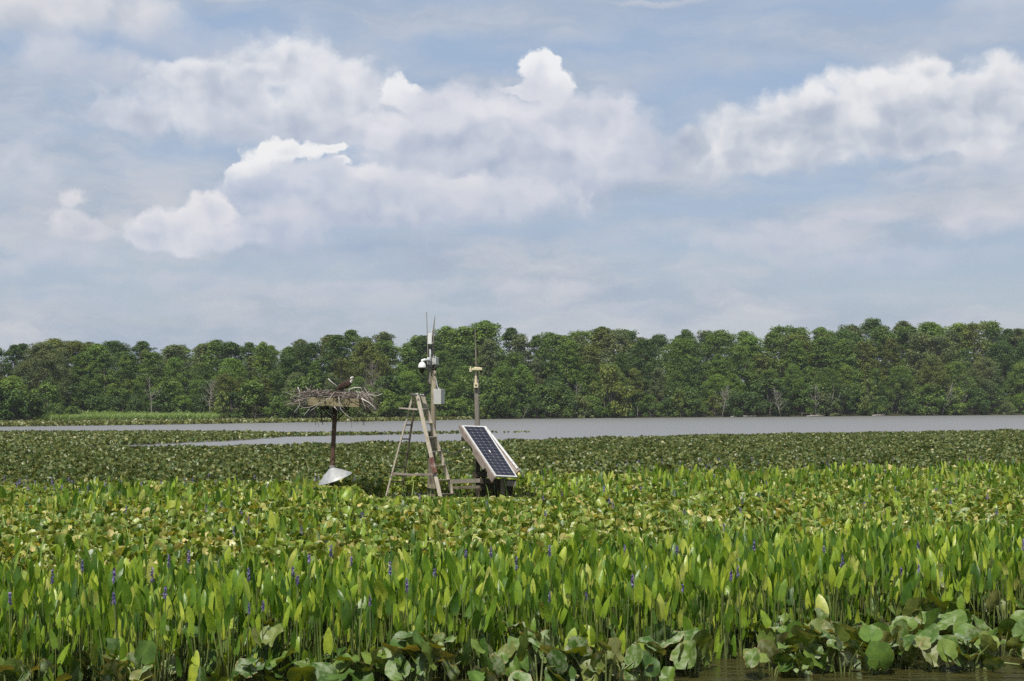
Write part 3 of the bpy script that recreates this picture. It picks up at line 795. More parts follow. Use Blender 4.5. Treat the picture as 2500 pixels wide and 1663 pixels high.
log(2145, 1012, 2.4, 0.3, 'tangle of bleached driftwood at the foot of the slim shore tree', 2)
log(1990, 1014, 3.0, -0.1, 'grey driftwood log between the two bare trees of the right shore', 3)

# ================================================================== PLANT TEMPLATES
def lily_leaf(g, nr=3, ns=12, droop=0.25, flat=False):
    ths = np.concatenate([np.linspace(-math.pi + 0.10, -math.pi + 0.5, 3), np.linspace(-math.pi + 0.5, math.pi - 0.5, ns - 3)[1:-1], np.linspace(math.pi - 0.5, math.pi - 0.10, 3)]) if ns > 8 else np.linspace(-math.pi + 0.12, math.pi - 0.12, ns)
    k = len(ths)
    a = abs(ths)
    rr = 0.46 * (1 + 0.16 * np.cos(ths)) * (1 + 0.12 * np.exp(-((a - 2.5) / .45) ** 2))
    rr = rr * (1 + g.normal(0, 0.055 if flat else 0.10, k)) * np.where(a > math.pi - 0.2, 0.86, 1)
    V = [[0, 0, 0]]; E = [(0, .5)]
    fold = g.uniform(-0.1, 1.0); wav = g.uniform(0.05, 0.20); ph = g.uniform(0, 6.28, 3); dr = g.uniform(-0.1, droop); cup = g.uniform(-.25, .35)
    kk = g.integers(2, 5)
    if flat: fold *= .45; wav *= .5; dr *= .6; cup *= .8
    for j in range(1, nr + 1):
        s = (j / nr) ** 0.9
        x = np.sin(ths) * rr * s * 0.92; y = np.cos(ths) * rr * s + 0.05 * s
        z = fold * np.abs(x) + wav * s ** 2 * np.sin(kk * ths + ph[0]) + 0.5 * wav * s ** 3 * np.sin((kk * 2 + 3) * ths + ph[1]) - dr * y * np.abs(y) * 1.5 + cup * (s * rr) ** 2
        for i in range(k): V.append([x[i], y[i], z[i]]); E.append((s, ths[i] / 6.283 + .5))
    T, Q = [], []
    for i in range(k - 1): T.append([0, 1 + i + 1, 1 + i])
    for j in range(nr - 1):
        for i in range(k - 1):
            a0 = 1 + j * k + i; Q.append([a0, a0 + 1, a0 + k + 1, a0 + k])
    return np.array(V, float), np.array(T), np.array(Q).reshape(-1, 4), np.array(E)
def lance_leaf(g, rowsn=7):
    """erect arrow-shaped blade, base at origin, tip at +z, length 1, faces +-y"""
    tt = np.array([0.0, 0.1, 0.28, 0.50, 0.72, 0.89, 1.0]) if rowsn == 7 else np.array([0, 0.3, 0.65, 1.0])
    ww = np.array([0.14, 0.20, 0.215, 0.20, 0.155, 0.085, 0.0]) if rowsn == 7 else np.array([.14, .2, .14, 0])
    ww = ww * g.uniform(0.62, 1.1)
    fold = g.uniform(0.1, 0.7); bend = g.uniform(-0.25, 0.35); tw = g.normal(0, .35); sidebend = g.normal(0, 0.07)
    V, E = [], []
    for i, (a, b) in enumerate(zip(tt, ww)):
        lobe = -0.10 if i == 0 else (-0.01 if i == 1 else 0)
        for sx in (-1, 0, 1):
            x = sx * b; y = fold * abs(x) + bend * a * a
            z = a + (lobe if sx else 0)
            ca, sa = math.cos(tw * a), math.sin(tw * a)
            V.append([x * ca - y * sa + sidebend * a * a, x * sa + y * ca, z]); E.append(abs(sx) * 0.85)
    Q = []
    for i in range(len(tt) - 1):
        for j in (0, 1):
            a0 = i * 3 + j; Q.append([a0, a0 + 1, a0 + 4, a0 + 3])
    return np.array(V, float), np.zeros((0, 3), int), np.array(Q), np.array(E)
def blade_leaf(g, n=6):
    V, E = [], []; arch = g.uniform(0.1, 0.9)
    for i in range(n):
        s = i / (n - 1); w = 0.012 * (1 - s ** 2.5) + 0.0005
        z = math.sin(s * (1.2 + arch * .9)) / 1.0 * 0.9; y = arch * s ** 2 * 0.7
        for sx in (-1, 1): V.append([sx * w, y, z]); E.append(0.2)
    Q = [[2 * i, 2 * i + 1, 2 * i + 3, 2 * i + 2] for i in range(n - 1)]
    return np.array(V, float), np.zeros((0, 3), int), np.array(Q), np.array(E)
def assemble(temps, which, Mx, pos, r1, r2):
    """scatter templates: which (K,), Mx (K,3,3), pos (K,3)"""
    Vs, Ts, Qs, Ls = [], [], [], []; off = 0
    for ti, (V, T, Q, E) in enumerate(temps):
        k = np.where(which == ti)[0]
        if not len(k): continue
        W_ = np.einsum('kij,nj->kni', Mx[k], V) + pos[k][:, None, :]
        n = len(V); base = off + np.arange(len(k)) * n
        Vs.append(W_.reshape(-1, 3))
        if len(T): Ts.append((base[:, None, None] + T[None]).reshape(-1, 3))
        if len(Q): Qs.append((base[:, None, None] + Q[None]).reshape(-1, 4))
        ld = np.ones((len(k), n, 4)); ld[:, :, 0] = r1[k][:, None]; ld[:, :, 1] = E[None] if E.ndim == 1 else E[None, :, 0]; ld[:, :, 2] = r2[k][:, None]
        if E.ndim == 2: ld[:, :, 3] = E[None, :, 1]
        Ls.append(ld.reshape(-1, 4)); off += len(k) * n
    return np.concatenate(Vs), [np.concatenate(x) for x in (Ts, Qs) if x], np.concatenate(Ls)
def ribbons(a, b, w):
    """thin three-sided stems from a to b (K,3)"""
    K = len(a); ang = rng.uniform(0, 2 * np.pi, K)
    V = np.zeros((K, 6, 3))
    for j in range(3):
        o = np.stack([np.cos(ang + j * 2.094), np.sin(ang + j * 2.094), np.zeros(K)], 1) * w[:, None]
        V[:, j] = a + o; V[:, 3 + j] = b + o * 0.7
    base = (np.arange(K) * 6)[:, None, None]
    Q = np.array([[0, 1, 4, 3], [1, 2, 5, 4], [2, 0, 3, 5]])
    return V.reshape(-1, 3), (base + Q[None]).reshape(-1, 4)
def lily_frames(K, pitch_lo, pitch_hi, g=rng, scale=None):
    phi = g.uniform(0, 2 * np.pi, K); p = np.radians(g.uniform(pitch_lo, pitch_hi, K)); roll = g.normal(0, 0.35, K)
    Yv = np.stack([np.cos(phi) * np.cos(p), np.sin(phi) * np.cos(p), np.sin(p)], 1)
    Nv = np.stack([-np.cos(phi) * np.sin(p), -np.sin(phi) * np.sin(p), np.cos(p)], 1)
    Xv = np.cross(Yv, Nv)
    X2 = Xv * np.cos(roll)[:, None] + Nv * np.sin(roll)[:, None]; N2 = Nv * np.cos(roll)[:, None] - Xv * np.sin(roll)[:, None]
    Mx = np.stack([X2, Yv, N2], 2)
    return Mx * scale[:, None, None]
def up_frames(K, tilt, scale, g=rng, wscale=None):
    phi = g.uniform(0, 2 * np.pi, K); a = np.abs(g.normal(0, tilt, K)); ps = g.uniform(0, 2 * np.pi, K)
    Zv = np.stack([np.sin(a) * np.cos(phi), np.sin(a) * np.sin(phi), np.cos(a)], 1)
    h = np.stack([np.cos(ps), np.sin(ps), np.zeros(K)], 1)
    Xv = h - Zv * (h * Zv).sum(1)[:, None]; Xv /= np.linalg.norm(Xv, axis=1)[:, None]
    Yv = np.cross(Zv, Xv)
    ws = wscale if wscale is not None else np.ones(K)
    return np.stack([Xv * ws[:, None], Yv * ws[:, None], Zv], 2) * scale[:, None, None]
LILY_HI = [lily_leaf(rng, 4, 20, flat=True) for _ in range(14)]
LILY_MID = [lily_leaf(rng, 2, 12) for _ in range(18)]
LILY_LO = [lily_leaf(rng, 1, 8) for _ in range(12)]
LANCE = [lance_leaf(rng) for _ in range(14)]
LANCE_LO = [lance_leaf(rng, 4) for _ in range(10)]
BLADE = [blade_leaf(rng) for _ in range(8)]

def capz(px, d, z, top):
    # plants stay low around the ladder, the baffle and the panel stand so that these show
    lim = np.interp(px, [730, 765, 865, 880, 900, 1310, 1340], [1000, 1184, 1184, 1190, 1214, 1214, 1000])
    c = CAMZ - (lim - 990) * d / FPX - top
    near = (lim > 1001) & (d < 31.5)
    return np.where(near, np.minimum(z, np.maximum(c, 0.03)), z)
# ================================================================== WEED BEDS (uncountable leaves)
def scatter_px(n, dn, df, lo=-420, hi=2920, power=2.0):
    """points between near(px) and far(px), even per square metre"""
    px = rng.uniform(lo, hi, n * 3)
    a = np.interp(px, *dn); b = np.interp(px, *df)
    d = (a ** power + rng.uniform(0, 1, n * 3) * (b ** power - a ** power)) ** (1 / power)
    wgt = (b ** 2 - a ** 2).clip(0)
    keep = rng.uniform(0, 1, n * 3) < wgt / wgt.max()
    px, d = px[keep][:n], d[keep][:n]
    return px, d, (px - 1250) / FPX * d
def clumpn(x, y, s, seed=0):
    v = np.zeros_like(x)
    g = np.random.default_rng(seed)
    for k in range(7):
        a = g.uniform(0, 6.28); f = g.uniform(.6, 1.8) / s; ph = g.uniform(0, 6.28)
        v += np.sin((x * math.cos(a) + y * math.sin(a)) * f * 6.28 + ph)
    return v / 7 ** .5
def nearest_clear(x, y, pts, r):
    k = np.ones(len(x), bool)
    for (a, b, rr) in pts: k &= (x - a) ** 2 + (y - b) ** 2 > rr ** 2
    return k
BANDS = dict(
    pick_f=([-420, 0, 700, 1250, 1700, 1900, 2500, 2920], [10.5, 10.7, 11.1, 11.5, 12.0, 12.8, 13.4, 13.7]),
    pick_b=([-420, 0, 600, 1250, 1800, 2500, 2920], [12.9, 13.1, 13.6, 14.8, 16.0, 17.2, 17.6]),
    dark_n=([-420, 0, 1250, 2500, 2920], [29, 30, 34, 38, 39]),
    dark_f=([-420, 0, 500, 800, 1250, 1750, 2500, 2920], [62.5, 67, 69.5, 71.5, 78, 90, 101, 108]))
# far dark bed
px, d, x = scatter_px(145000, BANDS['dark_n'], BANDS['dark_f'])
d2 = d + clumpn(x, d, 9, 3) * 0.9; x = x * d2 / d; d = d2
K = len(px); sc = rng.uniform(0.10, 0.185, K) * (1 + (d > 60) * .25)
z = rng.uniform(0.10, 0.26, K) + 0.04 * clumpn(x, d, 5, 4); z = capz(px, d, z, .1)
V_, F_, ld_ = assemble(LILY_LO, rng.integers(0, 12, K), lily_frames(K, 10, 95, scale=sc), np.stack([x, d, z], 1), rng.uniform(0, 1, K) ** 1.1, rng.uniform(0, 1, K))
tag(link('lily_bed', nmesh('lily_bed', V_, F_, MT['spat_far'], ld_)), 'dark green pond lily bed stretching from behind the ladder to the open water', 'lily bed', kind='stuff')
# middle bed of pond lilies and torn leaves
mid_n = (BANDS['pick_b'][0], [v - 0.6 for v in BANDS['pick_b'][1]])
mid_f = (BANDS['dark_n'][0], [v + 1 for v in BANDS['dark_n'][1]])
px, d, x = scatter_px(82000, mid_n, mid_f, -330, 2830)
K = len(px); sc = rng.uniform(0.065, 0.155, K) * np.where(rng.uniform(0, 1, K) < .08, 1.5, 1)
z = 0.16 + rng.uniform(0, 0.30, K) + 0.06 * clumpn(x, d, 3, 5); z = capz(px, d, z, .08)
keep = nearest_clear(x, d, [(-2.35, 29.6, .5)], 1)
V_, F_, ld_ = assemble(LILY_MID, rng.integers(0, 18, K), lily_frames(K, 5, 95, scale=sc), np.stack([x, d, z], 1), rng.uniform(0, 1, K), rng.uniform(0, 1, K))
tag(link('pond_lily_patch', nmesh('pond_lily_patch', V_, F_, MT['spat'], ld_)), 'tattered yellow edged pond lily leaves between the two pickerelweed bands', 'lily bed', kind='stuff')
a_ = np.stack([x, d, np.full(K, -0.1)], 1)[::2]; b_ = np.stack([x, d, z], 1)[::2]
# bright pickerelweed bands and scattered pickerelweed
def pick_patch(n, dn, df, thr, seed, h0=(0.35, 0.62), L=(0.15, 0.25), lo=-330, hi=2830):
    px, d, x = scatter_px(n, dn, df, lo, hi)
    k = clumpn(x, d, 3.2, seed) > thr
    px, d, x = px[k], d[k], x[k]; K = len(px)
    sc = rng.uniform(*L, K); z = rng.uniform(*h0, K) - sc * 0.4
    z2 = capz(px, d, z, .2); k = (z2 >= z - .12) | (rng.uniform(0, 1, K) < .25); z = z2
    x, d, z, sc = x[k], d[k], z[k], sc[k]
    return x, d, z, sc
segs = [pick_patch(4200, ([-330, 0, 700, 1250, 2500, 2830], [23.5, 23.5, 24, 25, 29, 30]), ([-330, 0, 700, 1250, 2500, 2830], [29, 29.5, 30, 33, 38, 39]), 0.0, 11, (0.36, 0.68), (0.14, 0.25)),
        pick_patch(2600, ([-330, 0, 700, 1250, 2500, 2830], [15, 15, 16, 17, 18, 18]), ([-330, 2830], [24, 31]), 0.45, 12),
        pick_patch(9500, BANDS['pick_f'], (BANDS['pick_b'][0], [v + .5 for v in BANDS['pick_b'][1]]), -9, 13, (0.12, 0.72), (0.11, 0.20))]
x = np.concatenate([s[0] for s in segs]); d = np.concatenate([s[1] for s in segs]); z = np.concatenate([s[2] for s in segs]); sc = np.concatenate([s[3] for s in segs])
K = len(x)
V_, F_, ld_ = assemble(LANCE, rng.integers(0, 14, K), up_frames(K, 0.22, sc, wscale=rng.uniform(.62, 1.15, K)), np.stack([x, d, z], 1), rng.uniform(0, 1, K), rng.uniform(0, 1, K))
tag(link('pickerelweed_bed', nmesh('pickerelweed_bed', V_, F_, MT['pick'], ld_)), 'massed bright green pickerelweed leaves behind and between the nearest plants', 'plant bed', kind='stuff')
a2 = np.stack([x + rng.normal(0, .03, K), d + rng.normal(0, .03, K), np.full(K, -0.2)], 1); b2 = np.stack([x, d, z], 1)
V_, Q_ = ribbons(np.concatenate([a_, a2]), np.concatenate([b_, b2]), np.full(len(a_) + K, 0.005))
tag(link('weed_stems', nmesh('weed_stems', V_, [Q_], MT['stem'])), 'thin green stems standing in the water under the leaves', 'stems', kind='stuff')
# narrow grass clumps
gx_, gd_ = [], []
for (pa, da, n) in [(1680, 19, 60), (1760, 17.5, 70), (1850, 18.5, 60), (2070, 21, 50), (2180, 17.2, 60), (2300, 18.5, 50), (2420, 17, 60), (1580, 21, 35), (1150, 20, 16), (960, 20.5, 12),
                    (230, 24, 30), (260, 22, 20), (150, 20.5, 18), (700, 26, 25), (760, 27, 20), (1140, 25, 20), (820, 22, 14), (620, 20, 12), (1480, 24, 20), (1900, 24, 25), (2250, 24, 25), (30, 21, 14), (1010, 28.5, 10), (1085, 28.3, 12)]:
    gx_.append((pa - 1250 + rng.normal(0, 26, n)) / FPX * da); gd_.append(da + rng.normal(0, .35, n))
px, dd, xx = scatter_px(900, ([-330, 2830], [14.5, 17]), ([-330, 2830], [28, 36]), -330, 2830)
gx_.append(xx); gd_.append(dd)
gx_ = np.concatenate(gx_); gd_ = np.concatenate(gd_); gpx = 1250 + gx_ / gd_ * FPX; gk = ~((gpx > 740) & (gpx < 1330) & (gd_ < 31) & (rng.uniform(0, 1, len(gx_)) < .7)); gx_ = gx_[gk]; gd_ = gd_[gk]; K = len(gx_)
sc = rng.uniform(0.5, 0.9, K)
V_, F_, ld_ = assemble(BLADE, rng.integers(0, 8, K), up_frames(K, 0.15, sc), np.stack([gx_, gd_, np.full(K, -0.05)], 1), rng.uniform(0, 1, K), rng.uniform(0, 1, K))
tag(link('wild_rice_grass', nmesh('wild_rice_grass', V_, F_, MT['grass'], ld_)), 'tufts of light green arching grass blades among the lily leaves', 'grass', kind='stuff')
# purple flower spikes deep in the beds
def spikes(x, d, z, hgt, wd):
    K = len(x); n = 26
    t_ = rng.uniform(0, 1, (K, n)); a = rng.uniform(0, 6.28, (K, n)); r = wd * (1 - 0.55 * t_) * rng.uniform(.6, 1.1, (K, n))
    c = np.stack([x[:, None] + np.cos(a) * r, d[:, None] + np.sin(a) * r, z[:, None] + t_ * hgt[:, None]], 2).reshape(-1, 3)
    m_ = K * n; nn = rng.normal(size=(m_, 3)); nn /= np.linalg.norm(nn, axis=1)[:, None]
    q = np.cross(nn, rng.normal(size=(m_, 3))); q /= np.linalg.norm(q, axis=1)[:, None]; s_ = np.cross(nn, q); sz = rng.uniform(.008, .015, (m_, 1))
    V = np.stack([c + q * sz, c + s_ * sz * .6, c - q * sz, c - s_ * sz * .6], 1).reshape(-1, 3)
    ld = np.ones((m_ * 4, 4)); ld[:, 0] = np.repeat(rng.uniform(0, 1, m_), 4); ld[:, 1] = 0; ld[:, 2] = .2
    return V, np.arange(m_ * 4).reshape(-1, 4), ld
fx, fd = [], []
for px0, px1, d0, d1, n in [(0, 300, 26, 29.5, 26), (300, 900, 27, 30.5, 12), (1350, 2500, 31, 38, 46), (1300, 2500, 17, 28, 30), (200, 1200, 14, 24, 10)]:
    p_ = rng.uniform(px0, px1, n); q_ = rng.uniform(d0, d1, n) + (p_ / 2500 * 2 if px0 > 1000 else 0); fx.append((p_ - 1250) / FPX * q_); fd.append(q_)
fx = np.concatenate(fx); fd = np.concatenate(fd); K = len(fx)
fz = rng.uniform(0.52, 0.72, K)
V_, Q_, ld_ = spikes(fx, fd, fz, rng.uniform(.07, .11, K), .017)
tag(link('distant_flower_spikes', nmesh('distant_flower_spikes', V_, [Q_], MT['flower'], ld_)), 'tiny purple flower spikes dotted through the farther leaf beds', 'flowers', kind='stuff')
# floating lily bed on the left, thinning to the right
px, d, x = scatter_px(26000, ([-420, 0, 416, 600, 700, 980, 1290], [65, 70, 83.5, 92, 101.5, 107.6, 113]), ([-420, 0, 400, 600, 700, 980, 1290], [113, 116, 116, 114, 108, 109.6, 114.2]), -420, 1290)
k = rng.uniform(0, 1, len(px)) < np.interp(px, [0, 900, 1150, 1290], [1, 1, .5, .12])
px, d, x = px[k], d[k], x[k]; K = len(px)
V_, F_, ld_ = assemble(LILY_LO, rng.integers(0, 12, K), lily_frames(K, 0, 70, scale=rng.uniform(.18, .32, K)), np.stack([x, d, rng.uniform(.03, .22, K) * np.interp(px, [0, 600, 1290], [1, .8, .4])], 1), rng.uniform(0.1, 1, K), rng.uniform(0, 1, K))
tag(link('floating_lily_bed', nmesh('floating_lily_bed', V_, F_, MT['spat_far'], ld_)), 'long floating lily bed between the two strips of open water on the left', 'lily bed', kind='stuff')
# lily fringe at the far shore
px, d, x = scatter_px(15000, ([-420, 0, 400, 700, 1000, 1150], [158, 160, 172, 190, 205, 222]), ([-420, 0, 1150], [182, 192, 226]), -420, 1150)
K = len(px)
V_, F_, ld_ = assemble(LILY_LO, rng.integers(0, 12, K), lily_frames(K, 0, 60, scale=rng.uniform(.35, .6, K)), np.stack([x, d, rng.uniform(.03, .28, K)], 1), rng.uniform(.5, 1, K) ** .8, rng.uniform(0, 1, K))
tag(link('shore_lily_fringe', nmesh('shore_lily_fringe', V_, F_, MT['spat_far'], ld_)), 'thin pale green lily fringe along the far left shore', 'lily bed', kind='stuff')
# marsh grass strip
px, d, x = scatter_px(16000, ([110, 140, 500, 530], [196, 188, 196, 204]), ([110, 530], [204, 214]), 110, 530)
K = len(px); sc = rng.uniform(0.9, 1.45, K)
zz = np.array([gz_at(a, b) for a, b in zip(x, d)])
V_, F_, ld_ = assemble(BLADE, rng.integers(0, 8, K), up_frames(K, 0.15, sc, wscale=np.full(K, 3.0)), np.stack([x, d, np.maximum(zz, 0) - .05], 1), rng.uniform(0, 1, K), rng.uniform(0, 1, K))
tag(link('marsh_grass', nmesh('marsh_grass', V_, F_, MT['marsh'], ld_)), 'strip of pale green marsh grass below the wood on the left', 'grass', kind='stuff')

# ================================================================== NEAREST PLANTS (each its own object)
def pick_proto(seed, flower):
    g = np.random.default_rng(seed); K = int(g.integers(6, 11))
    sc = g.uniform(0.12, 0.215, K); tipz = g.uniform(0.17, 0.80, K)
    ang = g.uniform(0, 6.28, K); r = g.uniform(0.02, 0.17, K)
    pos = np.stack([np.cos(ang) * r, np.sin(ang) * r, tipz - sc], 1)
    V, F, ld = assemble(LANCE, g.integers(0, 14, K), up_frames(K, 0.24, sc, g, g.uniform(.8, 1.3, K)), pos, g.uniform(0, 1, K), g.uniform(0, 1, K))
    leaves = nmesh('leaves', V, F, MT['pick'], ld, smooth=True)
    m = MB()
    for p in pos:
        q = Vector(p); m.tube([(q.x * .2, q.y * .2, -.15), (q.x * .55, q.y * .55, q.z * .5), q + Vector((0, 0, .02))], [.0065, .0055, .004], 5)
    fl = None
    if flower:
        top = float(g.uniform(.70, .86)); hx, hy = g.uniform(-.08, .08, 2)
        m.tube([(0, 0, -.15), (hx * .4, hy * .4, top * .55), (hx, hy, top)], [.007, .006, .004], 5)
        V, Q, ld = spikes(np.array([hx]), np.array([hy]), np.array([top - .01]), np.array([g.uniform(.075, .115)]), .014)
        V2, Q2, ld2 = spikes(np.array([hx]), np.array([hy]), np.array([top - .01]), np.array([.08]), .009)
        fl = nmesh('flower_spike', np.concatenate([V, V2]), [np.concatenate([Q, Q2 + len(V)])], MT['flower'], np.concatenate([ld, ld2]))
    sm = bpy.data.meshes.new('stems'); sm.from_pydata([tuple(v) for v in m.v], [], m.f); sm.materials.append(MT['stem'])
    return leaves, sm, fl
PP = [pick_proto(300 + i, False) for i in range(14)]; PF = [pick_proto(340 + i, True) for i in range(8)]
first = {}
def put(name, protos, i, loc, rz, s, label, cat, group, names):
    key = (name, i)
    if key in first:
        src = first[key]; rt = src.copy(); COL.objects.link(rt)
        for ch in src.children:
            c = ch.copy(); COL.objects.link(c); c.parent = rt
    else:
        rt = bpy.data.objects.new(name, None); COL.objects.link(rt)
        for nm, me in zip(names, protos[i]):
            if me is not None: link(nm, me, rt)
        first[key] = rt
    rt.location = loc; rt.rotation_euler = (0, 0, rz); rt.scale = (s, s, s)
    tag(rt, label, cat, group)
    return rt
def zone(px): return 'left third' if px < 833 else ('middle' if px < 1667 else 'right third')
def near_far(px, d):
    a = np.interp(px, *BANDS['pick_f']); b = np.interp(px, *BANDS['pick_b'])
    return 'nearest the camera' if d < a + (b - a) * .4 else 'at the back of the near band'
nP = 0
pts = []
while nP < 240:
    px = random.uniform(-60, 2560)
    a = np.interp(px, *BANDS['pick_f']) - .1; b = np.interp(px, *BANDS['pick_b'])
    fr = random.random() ** 1.35
    d = a + (b - a) * fr
    x = (px - 1250) / FPX * d
    if any((x - q[0]) ** 2 + (d - q[1]) ** 2 < 0.13 ** 2 for q in pts): continue
    pts.append((x, d, px, fr)); nP += 1
RANKS = [(0, .08, 'in the front rank'), (.08, .2, 'in the second rank'), (.2, .38, 'in the third rank'), (.38, .62, 'in the fourth rank'), (.62, 1.1, 'in the back rank')]
for lo_, hi_, rk in RANKS:
    grp = sorted([q for q in pts if lo_ <= q[3] < hi_], key=lambda q: q[2])
    for (x, d, px, fr), ph_ in zip(grp, place([q[2] for q in grp])):
        put('pickerelweed_plant', PP, random.randrange(14), (x, d, random.uniform(-.10, .05)), random.uniform(0, 6.28), random.uniform(.88, 1.12),
            f"flowerless green pickerelweed {rk}, {ph_}", 'water plant', 'flowerless pickerelweed plants nearest the camera', ('leaves', 'stems', None))
FLW = []
for i, (px, py) in enumerate([(210, 1355), (272, 1378), (290, 1400), (293, 1425), (396, 1392), (408, 1370), (400, 1420), (466, 1352), (612, 1375), (702, 1378), (765, 1360), (640, 1446), (602, 1525), (810, 1345),
                    (860, 1350), (958, 1380), (1000, 1400), (1126, 1335), (1176, 1345), (1058, 1370), (1270, 1365), (1345, 1345), (1432, 1435), (1345, 1490), (1525, 1320), (1658, 1325), (1668, 1430), (1770, 1372), (1807, 1385),
                    (1840, 1330), (2012, 1325), (2065, 1360), (2050, 1366), (2205, 1380), (2243, 1382), (2238, 1305), (2492, 1325), (905, 1470), (28, 1435), (122, 1400), (1555, 1590 - 200), (720, 1400)]):
    a = np.interp(px, *BANDS['pick_f']); b = np.interp(px, *BANDS['pick_b'])
    d = (CAMZ - .83) * FPX / (py - 990); d = min(max(d, a), b + .6)
    r = P(px, py, d); x = r.x
    s = max(.75, min(1.25, (r.z + .0) / .86))
    FLW.append((px, i, x, d, s))
FLW.sort(); FLW = [(q[0] + k_ * 1e-4, *q[1:]) for k_, q in enumerate(FLW)]
for (px, i, x, d, s), ph_ in zip(FLW, place([q[0] for q in FLW])):
    put('flowering_pickerelweed', PF, i % 8, (x, d, 0.0), random.uniform(0, 6.28), s, f"pickerelweed with a purple flower spike, {ph_}", 'water plant', 'flowering pickerelweed plants nearest the camera', ('leaves', 'stems', 'flower_spike'))
def lily_proto(seed):
    g = np.random.default_rng(seed); K = int(g.integers(4, 8))
    sc = g.uniform(0.15, 0.27, K); ang = g.uniform(0, 6.28, K); r = g.uniform(0.03, 0.22, K)
    pos = np.stack([np.cos(ang) * r, np.sin(ang) * r, g.uniform(.02, .24, K)], 1)
    V, F, ld = assemble(LILY_HI, g.integers(0, 14, K), lily_frames(K, 5, 88, g, sc), pos, g.uniform(0, 1, K), g.uniform(0, 1, K))
    m = MB()
    for p in pos:
        q = Vector(p); m.tube([(q.x * .15, q.y * .15, -.2), (q.x * .6, q.y * .6, q.z * .45), q], [.008, .007, .005], 6)
    sm = bpy.data.meshes.new('stems'); sm.from_pydata([tuple(v) for v in m.v], [], m.f); sm.materials.append(MT['stem'])
    return nmesh('leaves', V, F, MT['spat_front'], ld, smooth=True), sm
LP_ = [lily_proto(400 + i) for i in range(14)]
spots = []
for _ in range(9000):
    if len(spots) >= 205: break
    px = random.uniform(-80, 2580) if random.random() < .62 else random.uniform(1850, 2580)
    a = np.interp(px, [-80, 700, 1250, 1700, 1760, 1900, 2100, 2500], [10.5, 10.6, 10.8, 11.1, 11.5, 11.4, 11.5, 11.8]); b = np.interp(px, [-80, 700, 1250, 1750, 1900, 2500], [12.3, 12.4, 12.7, 13.4, 14.6, 15.4])
    d = a + (b - a) * random.random() ** 1.3; x = (px - 1250) / FPX * d
    if 1690 < px < 1850 and d < 12.6 and random.random() < .75: continue
    if px > 1950 and d < 12.0 and random.random() < .55: continue
    if any((x - q[0]) ** 2 + (d - q[1]) ** 2 < 0.17 ** 2 for q in spots): continue
    spots.append((x, d, px))
spots += [((q - 1250) / FPX * e, e, q) for q, e in ((1240, 13.2), (1200, 13.0), (620, 12.8), (160, 12.4), (2160, 14.3), (2240, 13.9))]
extra = set(spots[-6:])
for j_, (lo_, hi_, rk) in enumerate([(0, 11.5, 'at the very front'), (11.5, 12.1, 'in the second line'), (12.1, 12.9, 'in the third line'), (12.9, 99, 'in the fourth line')]):
    grp = sorted([q for q in spots if lo_ <= q[1] < hi_], key=lambda q: q[2])
    for q_, ph_ in zip(grp, place([q[2] for q in grp])):
        x, d, px = q_
        put('pond_lily_plant', LP_, random.randrange(14), (x, d, random.uniform(-.03, .05) + (.27 if q_ in extra else (random.choice((0, 0, 0, .1, .2)) * random.uniform(.6, 1.2) if px < 1700 or d > 12.8 else 0))), random.uniform(0, 6.28), random.uniform(.85, 1.15),
            f"broad pond lily leaves {rk}, {ph_}", 'water plant', 'pond lily plants nearest the camera', ('leaves', 'stems'))
# dead stalks floating / broken near the water
m = MB()
m.tube([P(1838, 1545, 12.6) * 1.0, P(1848, 1556, 12.5), P(1858, 1574, 12.4)], [.022, .021, .018], 8)
tag(m.build('broken_stalk', MT['stem'], None, smooth=True), 'thick pale broken lily stalk leaning out of the water near the right', 'stalk')
m = MB()
pts_ = [P(q, e, CAMZ * FPX / (e - 987)) for q, e in ((2320, 1607), (2380, 1611), (2440, 1616), (2490, 1622))]
for p_ in pts_: p_.z = 0.012
m.tube(pts_, .008, 6)
tag(m.build('floating_stem', MT['stem'], None, smooth=True), 'thin yellow green stem floating on the water at the right', 'stalk')

# ================================================================== OSPREY NEST ON ITS POLE
NY = 31.0
PXM = FPX / NY
pole_top = P(818.7, 988, NY); pole_bot = P(811, 1139, NY)
ext = pole_bot + (pole_bot - pole_top) * 0.45; ext.z = -0.6
np_ = thing('nest_platform', 'square wooden nest box on a brown pole, left of the ladder', 'nest platform', (pole_bot.x, NY, 0))
m = MB(); m.tube([ext, pole_bot, pole_bot.lerp(pole_top, .5), pole_top], [.056, .053, .05, .05], 14); m.build('pole', MT['pole_wood'], np_, smooth=True)
bl, br = P(752, 990, NY - .55), P(877, 994.5, NY - .50)
ux = (br - bl); wid = ux.length; ux.normalize()
uy = Vector((-ux.y, ux.x, 0)).normalized(); uz = ux.cross(uy).normalized()
hb = 0.18
o3 = bl
def bp(a, b, c): return o3 + ux * a + uy * b + uz * c
DEP = 1.08
m = MB()
m.beam(bp(0, .019, hb / 2), bp(wid, .019, hb / 2), uz, hb, .038); fb = m.build('front_board', MT['box_wood'], np_, bevel=.004)
m = MB()
m.beam(bp(0, DEP, hb / 2), bp(wid, DEP, hb / 2), uz, hb, .038); m.build('rear_board', MT['box_wood'], np_)
for a in (.02, wid - .02):
    m = MB(); m.beam(bp(a, .04, hb / 2 + .002), bp(a, DEP - .02, hb / 2 + .002), uz, hb, .036); m.build('side_board', MT['box_wood'], np_)
m = MB()
for i in range(6):
    m.beam(bp(.045, .11 + i * .17, .012), bp(wid - .045, .11 + i * .17, .012), uy, .14, .022)
for a in (.35, wid - .35):
    m.beam(bp(a, .04, -.03), bp(a, DEP - .04, -.03), uz, .07, .04)
m.build('floor_slats', MT['dark_wood'], np_)
m = MB()
for sx in (-1, 1):
    m.tube([P(818 + sx * 3, 1028, NY), P(818.7 + sx * 34, 995, NY - .02)], [.016, .016], 6)
